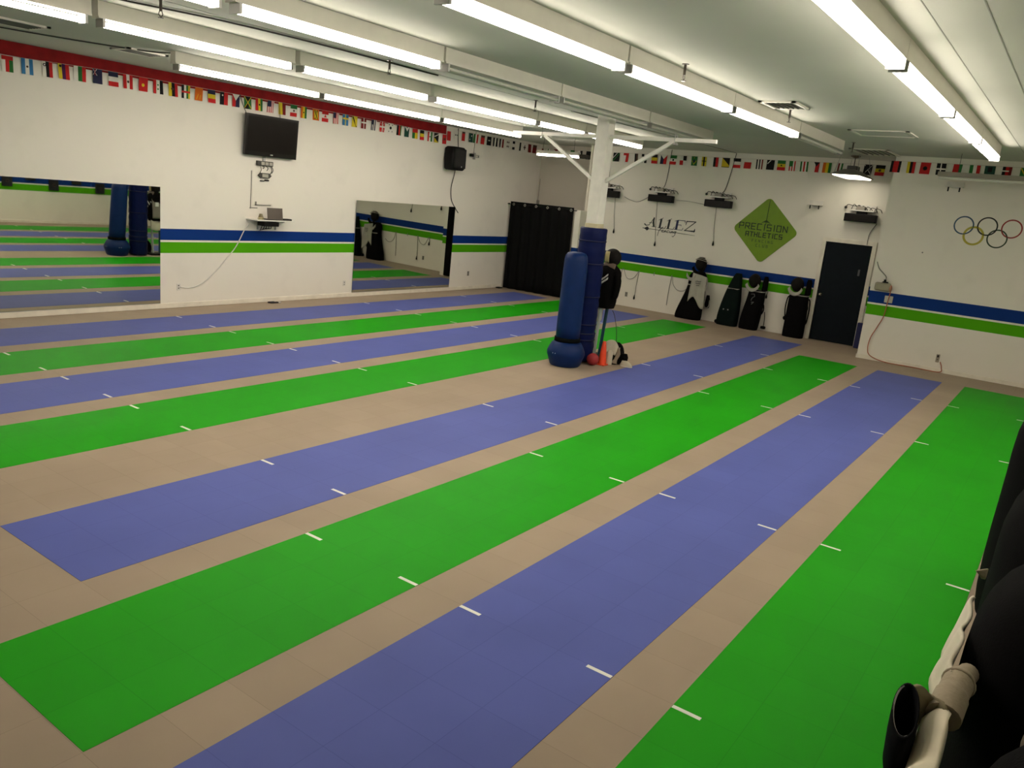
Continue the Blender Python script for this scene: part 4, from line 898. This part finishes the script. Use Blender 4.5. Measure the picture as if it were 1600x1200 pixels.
def plug_cord(y0, z0, y1, z1, label, grp, thick=.006, plug=True):
    t = thing('hanging_wire', label, 'cord', (XB-.01, y0, z1), grp)
    MB().tube(bez([(XB-.010,y0,z0),(XB-.014,(y0+y1)/2+.01,(z0+z1)/2),(XB-.012,y1,z1+.06)],8), thick, 6).build('wire', m_wireg, t)
    if plug: MB().lathe([(.006,-.05),(.020,-.035),(.022,.0),(.016,.02),(.006,.065)], (XB-.03,y1,z1+.03), 12).build('plug', m_black, t)
    return t
G1 = 'reel cords hanging from the scoring machines'
plug_cord(8.56,2.585,8.47,1.565,'dark cord with a plug hanging over the ALLEZ lettering',G1)
plug_cord(7.08,2.585,7.02,1.74,'dark cord with a plug hanging just left of the green diamond',G1)
plug_cord(9.70,2.585,9.62,1.75,'dark cord hanging beside the padded column on the back wall',G1)
G2 = 'body cords hanging below the back wall bands'
plug_cord(8.79,.92,8.83,.22,'long body cord with plug hanging right of the wall outlet',G2,.008)
plug_cord(8.385,.93,8.375,.80,'very short cord end hanging below the green band',G2,.008,False)
plug_cord(7.925,.92,7.96,.14,'long body cord hanging just left of the black bag with white jacket',G2,.008,False)
plug_cord(9.25,.92,9.27,.70,'short body cord hanging beside the practice dummy',G2,.008)
plug_cord(5.58,.90,5.60,.74,'short cord end hanging right of the white-masked bag',G2,.008)
plug_cord(4.745,.90,4.68,.62,'short cord end hanging close to the door frame',G2,.008)
cord('looped_wire', [(XB-.014,7.90,.90),(XB-.016,7.86,.72),(XB-.016,7.74,.60),(XB-.016,7.60,.59),(XB-.016,7.5,.66)], .007, m_wireg, 'looped grey cord hanging left of the white jacket bag')
cord('looped_wire', [(XB-.014,9.22,.92),(XB-.016,9.12,.72),(XB-.016,9.02,.68),(XB-.016,8.90,.74),(XB-.016,8.80,.90)], .007, m_wireg, 'looped grey cord hanging right of the practice dummy')
outlet('wall_outlet', (XB,9.065,.295), 'x', 'small wall outlet low on the back wall right of the dummy', m_wireg)

# ================================================================= kit bags against the back wall
m_bag = mat('black bag nylon', (.0045,.0042,.0045), .85, spec=.05, bump=.25, bscale=120)
m_bagg = mat('dark green bag nylon', (.0055,.0105,.0095), .8, spec=.05, bump=.25, bscale=120)
m_jack = mat('grey-white jacket cloth', (.40,.385,.33), .85, bump=.3, bscale=25)
m_strap = mat('black webbing', (.006,.0055,.0055), .85, spec=.05)
m_gtrim = mat('pale trim band', (.34,.33,.28), .7)
GB = 'kit bags leaning on the back wall'
def strapc(b, y, z0, z1, x, out): b.tube(bez([(x,y,z1),(x-.02,y+out*.7,z1-.10*(z1-z0)),(x-.02,y+out,(z0+z1)/2),(x-.01,y+out*.6,z0+.05),(x,y,z0)],6), .014, 6)
def kit_bag(name, label, prof, m, trim_z=None):
    yc = prof[0][1]
    t = thing(name, label, 'kit bag', (XB-.2, yc, 0), GB)
    b = MB(); b.loft([(XB-.025-d, y, z, d, w) for z, y, w, d in prof], 28, 3.0, wob=.012, seed=int(yc*7)); b.build('bag_body', m, t, sub=1)
    if trim_z:
        z, y, w, d = trim_z
        b = MB(); b.loft([(XB-.02-d, y, z-.010, d+.006, w+.006),(XB-.02-d, y, z+.010, d+.006, w+.006)], 28, 3.0); b.build('trim_band', m_gtrim, t)
    return t
# bag 4, nearest the door
t = kit_bag('kit_bag', 'straight black kit bag with grey-bibbed mask, nearest the navy door', [(0,4.85,.215,.14),(.05,4.85,.225,.155),(.45,4.85,.215,.15),(.88,4.86,.205,.14),(.93,4.86,.195,.13)], m_bag, (.915,4.86,.20,.135))
b = MB(); strapc(b, 5.05,.35,.88,XB-.14,.06); b.sphere((XB-.13,5.085,.38),.05,10,8); b.build('strap', m_strap, t)
b = MB(); strapc(b, 4.66,.30,.85,XB-.10,-.05); b.build('strap', m_strap, t)
def mask_on(y, z, label, bib_col, x=XB-.19, g='fencing masks on the kit bags'):
    t = thing('fencing_mask', label, 'mask', (x, y, z-.16), g)
    b = MB(); b.sphere((x,y,z),.128,24,16,sc=(.95,1.0,1.24)); b.build('mask_mesh', MATS['black mask mesh'], t)
    def bib(u, v):
        a = PI*(1.08+.84*u); r = .120+.035*v
        return (x-.105-.03*v, y+math.cos(a)*r*1.05, z-.015+math.sin(a)*r*1.25-.03*v)
    MB().sheet(bib, 16, 3, .014).build('bib', bib_col, t)
    b = MB(); b.torus((x-.01,y,z),(1,0,.1),.130,.011,28,8); b.build('rim', m_strap, t)
    return t
mask_on(4.925, 1.135, 'black mask with grey bib on the straight bag beside the door', m_jack)
b = MB(); b.loft([(XB-.105,4.705,.935,.09,.055),(XB-.10,4.705,1.2,.08,.052),(XB-.10,4.71,1.265,.05,.035)], 20, 2.6, wob=.02, seed=5); tag(b.build('black_hood', m_blackc), 'black cloth bundle on top of the straight bag by the door', 'cloth')
# bag 3
t = kit_bag('kit_bag', 'black kit bag with a pale printed mark, between green bag and bare wall', [(0,5.85,.20,.14),(.05,5.85,.215,.15),(.35,5.83,.215,.15),(.60,5.79,.195,.145),(.83,5.78,.18,.13),(.88,5.78,.17,.12)], m_bag, (.865,5.78,.175,.125))
b = MB(); strapc(b, 5.63,.36,.60,XB-.12,-.05); b.build('strap', m_strap, t)
b = MB(); strokes(b, [[(-.05,.10),(.02,.11),(.035,.06),(-.02,.01),(-.03,-.04)],[(-.02,-.08),(.03,-.07),(-.01,-.12)]], (XB-.322,5.80,.70), DU, DV, DN, .016, .004); b.build('printed_mark', mat('grey print', (.11,.105,.11), .7), t)
mask_on(5.86, 1.085, 'black mask with grey bib on the bag beside the dark green bag', m_jack)
b = MB(); b.loft([(XB-.10,5.645,.885,.09,.055),(XB-.10,5.64,1.12,.08,.052),(XB-.10,5.645,1.20,.05,.035)], 20, 2.6, wob=.02, seed=6); tag(b.build('black_hood', m_blackc), 'black cloth bundle on top of the bag beside the green bag', 'cloth')
b = MB(); b.bbox((XB-.12,5.49,0.05),(XB-.05,5.60,.11),.02); b.tube(bez([(XB-.05,5.55,.10),(XB-.02,5.56,.25),(XB-.03,5.58,.42)],6),.008,6); tag(b.build('dangling_buckle', m_strap), 'small black buckle dangling low on the wall beside a bag', 'buckle')
# bag 2 dark green
t = kit_bag('kit_bag', 'dark green tapering kit bag between two black bags', [(0,6.36,.23,.13),(.06,6.36,.245,.15),(.30,6.35,.24,.15),(.62,6.32,.20,.14),(.84,6.31,.155,.12),(1.0,6.29,.12,.10),(1.15,6.28,.085,.08),(1.19,6.28,.06,.05)], m_bagg, (.845,6.31,.15,.118))
for dy in (.045, -.06): b = MB(); b.sphere((XB-.325,6.38+dy,.37),.016,10,8); b.build('snap_button', m_steel, t)
b = MB(); b.cyl((XB-.12,6.63,.045),(XB-.06,6.63,.045),.045,18); b.build('bag_wheel', m_black, t)
# bag 1
t = kit_bag('kit_bag', 'wide-based black kit bag with a white jacket hung on it', [(0,7.30,.30,.17),(.05,7.30,.32,.18),(.25,7.28,.29,.17),(.55,7.22,.24,.16),(.80,7.19,.20,.145),(.95,7.20,.215,.14),(1.05,7.21,.19,.12),(1.105,7.20,.12,.09)], m_bag, (.80,7.19,.205,.15))
b = MB(); b.sheet(lambda u, v: (XB-.385-.015*math.sin(u*9)+.085*max(0,v-.45), 7.255-.345*u+.06*(1-v)*(.5-u), .50+.58*v-.14*abs(u-.30)*(1-v)*2+.05*math.sin(u*6)*(1-v)-.06*u*v), 16, 12, .014)
b.sheet(lambda u, v: (XB-.372-.015*math.sin(u*7), 7.40-.22*u, .99+.075*v-.10*math.sin(u*PI)), 10, 3, .016)
b.sheet(lambda u, v: (XB-.34-.02*math.sin(v*5)+.02*u, 6.915+.02*u-.03*math.sin(v*PI), .70+.30*v), 3, 8, .02)
JK = tag(b.build('white_jacket', m_jack), 'greyish white fencing jacket draped over the wide black bag', 'jacket', None)
b = MB(); strokes(b, [[(-.06,.04),(-.02,.05),(.02,.04),(.06,.05)],[(-.05,-.0),(.05,.0)],[(-.03,-.05),(.03,-.045)]], (XB-.415,7.08,.86), DU, DV, DN, .018, .004)
b.build('printed_mark', mat('grey jacket print', (.13,.13,.12), .8), JK)
t = mask_on(7.16, 1.345-.06, 'black mask with shiny wire trim on top of the white-jacket bag', m_blackc)
b = MB()
for k in range(3): b.torus((XB-.20,7.16,1.36+.035*k),(.25,.1*k-.1,1),.135-.033*k,.008,22,6)
b.build('wire_trim', mat('dull silver wire', (.42,.40,.34), .4, metal=.5), t)
tt = thing('hanging_shoe', 'black shoe with a pale sole hanging below the white jacket', 'shoe', (XB-.13, 6.90, .30))
MB().loft([(XB-.13,6.90,.31,.03,.05),(XB-.14,6.90,.36,.045,.06),(XB-.13,6.90,.50,.04,.05),(XB-.12,6.91,.60,.03,.035)], 18, 2.3).build('upper', m_blackc, tt)
b = MB(); b.tube(bez([(XB-.17,6.955,.50),(XB-.185,6.945,.36),(XB-.18,6.90,.315),(XB-.17,6.845,.36),(XB-.16,6.845,.5)],6), .009, 6); b.build('sole', m_gtrim, tt)
b = MB(); b.tube(bez([(XB-.2,7.02,.58),(XB-.19,7.03,.48),(XB-.2,7.06,.42)],6), .008, 6); b.tube(bez([(XB-.2,7.01,.58),(XB-.2,6.99,.46),(XB-.2,6.985,.40)],6), .008, 6); b.build('laces', m_gtrim, tt)
# blue mat leaning beside the door
b = MB(); b.bbox((XB-.20,3.40,0),(XB-.13,3.58,.54),.02); tag(b.build('folded_mat', mat('deep blue vinyl', (.010,.013,.085), .5)), 'small deep blue mat standing between door and end wall', 'mat')

# ================================================================= end wall fittings
t = thing('electrical_box', 'beige electrical box on the end wall above the blue band', 'box', (XR-.05, 2.99, 1.33))
MB().bbox((XR-.09,2.87,1.335),(XR,3.15,1.49),.03).build('case', mat('beige plastic', (.34,.31,.22), .45), t)
b = MB(); b.bbox((XR-.085,2.93,1.492),(XR-.02,3.03,1.512),.006); b.cyl((XR-.05,2.99,1.51),(XR-.05,2.99,1.55),.022,12); b.build('plug', m_black, t)
b = MB(); b.sphere((XR-.05,2.875,1.40),.065,14,10,sc=(.6,.5,1.0)); b.build('orange_cap', mat('faded orange plastic', (.45,.20,.12), .5), t)
cord('wall_cable', [(XR-.012,3.20,1.86),(XR-.014,3.14,1.74),(XR-.016,3.05,1.66),(XR-.02,2.99,1.60),(XR-.05,2.985,1.55)], .009, m_wireg, 'grey cable curving to the box plug on the end wall')
MBp = MB(); MBp.bbox((XR-.012,2.80,1.125),(XR,2.945,1.255),.005); t = thing('blank_plate', 'pale cover plate over the blue band on the end wall', 'plate', (XR,2.87,1.12)); MBp.build('plate', mat('pale plate', (.55,.52,.43), .5), t)
b = MB(); b.sphere((XR-.014,2.90,1.19),.006,8,6); b.sphere((XR-.014,2.845,1.19),.006,8,6); b.build('screw', m_steel, t)
m_oc = mat('orange cord', (.42,.12,.06), .6)
cord('extension_lead', [(XR-.03,2.86,1.36),(XR-.02,2.88,1.1),(XR-.018,2.90,.85),(XR-.02,2.98,.62),(XR-.022,3.05,.42),(XR-.024,3.06,.22),(XR-.03,2.99,.085),(XR-.035,2.7,.012),(XR-.035,2.2,.012),(XR-.04,1.78,.012),(XR-.035,1.75,.10),(XR-.02,1.79,.20)], .0085, m_oc, 'orange extension cord running down the end wall and along its baseboard')
t = outlet('wall_outlet', (XR,1.845,.255), 'x', 'pale outlet with a dark plug low on the end wall', mat('pale brown plate', (.36,.31,.24), .5), .03, .075)
b = MB(); b.cyl((XR-.008,1.845,.30),(XR-.035,1.845,.30),.016,12); b.build('plug', m_black, t)
b = MB(); b.sphere((XR-.008,2.47,2.12),.014,10,8); tag(b.build('wall_hook', m_wireg), 'tiny hook on the bare end wall left of the rings', 'hook')

# ================================================================= pads on the wall beside the camera (seen in the mirror)
m_pad = mat('black target pad', (.012,.012,.014), .7)
GP = 'black wall pads seen in the large mirror'
PADL = ['black wall pad nearest the camera, reflected at the mirror edge', 'higher black wall pad, second from the camera in the mirror', 'lower black wall pad in the middle of the mirrored row',
        'higher black wall pad, second from the far end in the mirror', 'black wall pad reflected beside the blue punching bag']
pad0 = None
for (x, z), lb in zip(((10.67,1.03),(11.30,1.24),(11.95,.98),(12.62,1.19),(13.34,.96)), PADL):
    if pad0 is None:
        pad0 = thing('wall_pad', lb, 'wall pad', (x, YR+.04, z), GP)
        MB().bbox((x-.135,YR,z),(x+.135,YR+.07,z+.31),.015).build('pad_body', m_pad, pad0)
        b = MB(); b.torus((x,YR+.071,z+.155),(0,1,0),.04,.008,16,6); b.build('target_ring', mat('dull brown print', (.06,.035,.02), .7), pad0)
    else: dup(pad0, (x, YR+.04, z), lb)

# ================================================================= gear piled along the wall beside the camera
def gear_bag(label, secs, m=None, seed=1, wob=.02, e=2.8):
    t = thing('kit_bag', label, 'kit bag', (secs[0][0], secs[0][1], 0), 'black kit bags along the right wall')
    MB().loft(secs, 32, e, wob=wob, seed=seed).build('bag_body', m or m_bag, t, sub=1)
    return t
def body(x, y, rx, ry, h, top=.25):
    return [(x,y,0,rx*.92,ry*.92),(x,y,.05,rx,ry),(x,y,h*.35,rx*1.02,ry*1.0),(x,y,h*.62,rx*.97,ry*.97),(x,y,h-top,rx*.97,ry*.98),(x,y-.01,h-top*.45,rx*.82,ry*.86),(x,y-.02,h-top*.1,rx*.55,ry*.6),(x,y-.02,h,rx*.2,ry*.25)]
ga = gear_bag('tall black kit bag farthest along the right edge of the photo', body(6.20,-.215,.50,.365,1.56,.28), seed=11)
gb = gear_bag('black kit bag second farthest along the right edge of the photo', body(4.55,-.25,.62,.33,1.40,.28), seed=12)
gc = gear_bag('bulging black kit bag behind the pale draped cloth at right', body(3.24,-.265,.44,.34,1.38,.28), seed=13)
gd = gear_bag('largest round-topped black kit bag in the lower right corner', body(1.98,-.305,.44,.305,1.36,.36), seed=14)
ge = gear_bag('low black duffel under the white cloth at the bottom edge', [(2.36,.115,0,.42,.07),(2.36,.115,.06,.46,.082),(2.36,.115,.45,.46,.085),(2.36,.11,.80,.45,.080),(2.36,.105,.93,.41,.06),(2.36,.10,.965,.3,.03)], seed=15, wob=.01)
b = MB(); b.sphere((2.30,-.165,1.195),.08,18,12,sc=(1.0,.5,.85)); b.build('leather_pull', mat('brown leather', (.10,.068,.04), .6), gd)
m_lin = mat('off-white linen', (.82,.74,.56), .85, bump=.3, bscale=18, var=.05)
m_lin2 = mat('pale linen', (.80,.73,.58), .85, bump=.3, bscale=20, var=.05)
m_bei = mat('beige quilted cloth', (.42,.35,.25), .85, bump=.35, bscale=45)
b = MB(); b.sheet(lambda u, v: (3.46-.70*u+.02*math.sin(9*v), .078+.080*v*(.45+.55*math.sin(u*PI*.95))*(1-.65*u)+.008*math.sin(u*17), 1.09-.20*v-.05*math.sin(u*PI)*v+.012*math.sin(u*13+v*3)), 24, 10, .012)
tag(b.build('draped_cloth', m_lin2), 'off-white cloth draped over the bulging black bag at right', 'cloth')
b = MB(); b.sheet(lambda u, v: (3.90-.07*u*(1-v), .065+.04*u*(1-v*.6), 1.06-.05*v), 4, 4, .006)
tag(b.build('cloth_corner', m_bei), 'small pale pointed cloth corner sticking out from the black bags', 'cloth')
b = MB(); b.tube(bez([(2.90,.03,1.04),(2.80,.045,1.055),(2.68,.055,1.05),(2.58,.06,1.03)],8), [.034]*8+[.046]*8+[.05]*9, 16)
b.torus((2.78,.047,1.055),(1,-.12,.02),.046,.006,20,6)
tag(b.build('jacket_sleeve', m_bei), 'beige padded sleeve lying between pale cloth and white cloth', 'sleeve')
def wcl(u, v):
    x = 2.56 - .66*u; yi = .045 - .02*u; yo = .105 + .085*min(1., max(0., (u-.38)*2.6)); k = min(1., v/.55); w = max(0., (v-.55)/.45)
    return (x + .015*math.sin(v*9), yi + (yo-yi)*k + .012*w + .010*math.sin(u*19+v*3)*w, 1.055 - .02*u + .018*math.sin(u*11+v*2) - .05*k*k - .22*w + .02*math.sin(u*7)*w + .03*math.sin(u*PI)*(1-k))
b = MB(); b.sheet(wcl, 28, 16, .014)
tag(b.build('white_cloth', m_lin), 'large white cloth draped at the bottom right beside the round black bag', 'cloth')
# open mask bib poking out
t = thing('open_mask_bib', 'open black mask bib with thin white piping, left of the white cloth', 'mask', (2.42, .152, .88))
n = 28
def ringp(z, k): return [(2.42+.118*k*math.cos(2*PI*i/n)+.05*(z-.95), .152+.036*k*math.sin(2*PI*i/n)+.012*math.cos(2*PI*i/n), z+.025*math.cos(2*PI*i/n)*(z-.9)/.2) for i in range(n)]
R_ = [ringp(.88,.55), ringp(.93,.85), ringp(1.02,1.0), ringp(1.09,1.03), ringp(1.092,.90), ringp(1.02,.86), ringp(.94,.70), ringp(.90,.3)]
b = MB(); vs = [p for r in R_ for p in r]
b.add(vs, [(j*n+i,j*n+(i+1)%n,(j+1)*n+(i+1)%n,(j+1)*n+i) for j in range(len(R_)-1) for i in range(n)] + [tuple(range(n))[::-1], tuple(range(7*n,8*n))], 0, True)
bs = b.build('bib_shell', mat('black bib fabric', (.004,.004,.0055), .8, spec=.05), t)
b = MB(); pp = ringp(1.089,.90); b.tube(pp[int(n*.10):int(n*.62)], .0028, 6); b.build('piping', mat('white piping', (.36,.34,.32), .6), bs)
b = MB(); b.sheet(lambda u, v: (2.545+.06*math.sin(u*PI)-.02*v, .160-.105*u, 1.10-.035*u-.11*v+.01*math.sin(u*9)), 12, 4, .014); b.build('khaki_band', mat('khaki band', (.25,.21,.12), .8), t)

# ================================================================= camera and picture settings
cam = bpy.data.cameras.new('camera'); co = bpy.data.objects.new('camera', cam); C.objects.link(co)
f_px = 1244.97; yaw, pit, rol = [math.radians(a) for a in (34.45114702, -13.40235208, 5.64041792)]
fw = Vector((math.cos(yaw)*math.cos(pit), math.sin(yaw)*math.cos(pit), math.sin(pit)))
rt = fw.cross(Vector((0,0,1))).normalized(); up = rt.cross(fw)
r2 = rt*math.cos(rol) + up*math.sin(rol); u2 = -rt*math.sin(rol) + up*math.cos(rol)
M = Matrix((( r2.x, u2.x, -fw.x, 0), (r2.y, u2.y, -fw.y, 0), (r2.z, u2.z, -fw.z, 2.45186), (0,0,0,1)))
co.matrix_world = M
cam.sensor_width = 36.; cam.sensor_fit = 'HORIZONTAL'; cam.lens = f_px/1600*36.; cam.clip_start = .05; cam.clip_end = 100
sc = bpy.context.scene; sc.camera = co
w = bpy.data.worlds.new('world'); sc.world = w; w.use_nodes = True
w.node_tree.nodes['Background'].inputs[0].default_value = (.5,.5,.45,1); w.node_tree.nodes['Background'].inputs[1].default_value = .02
vs_ = sc.view_settings; sc.display_settings.display_device = 'sRGB'
vs_.view_transform = 'Standard'; vs_.look = 'None'; vs_.gamma = 1.; vs_.use_curve_mapping = False
vs_.exposure = 0.0
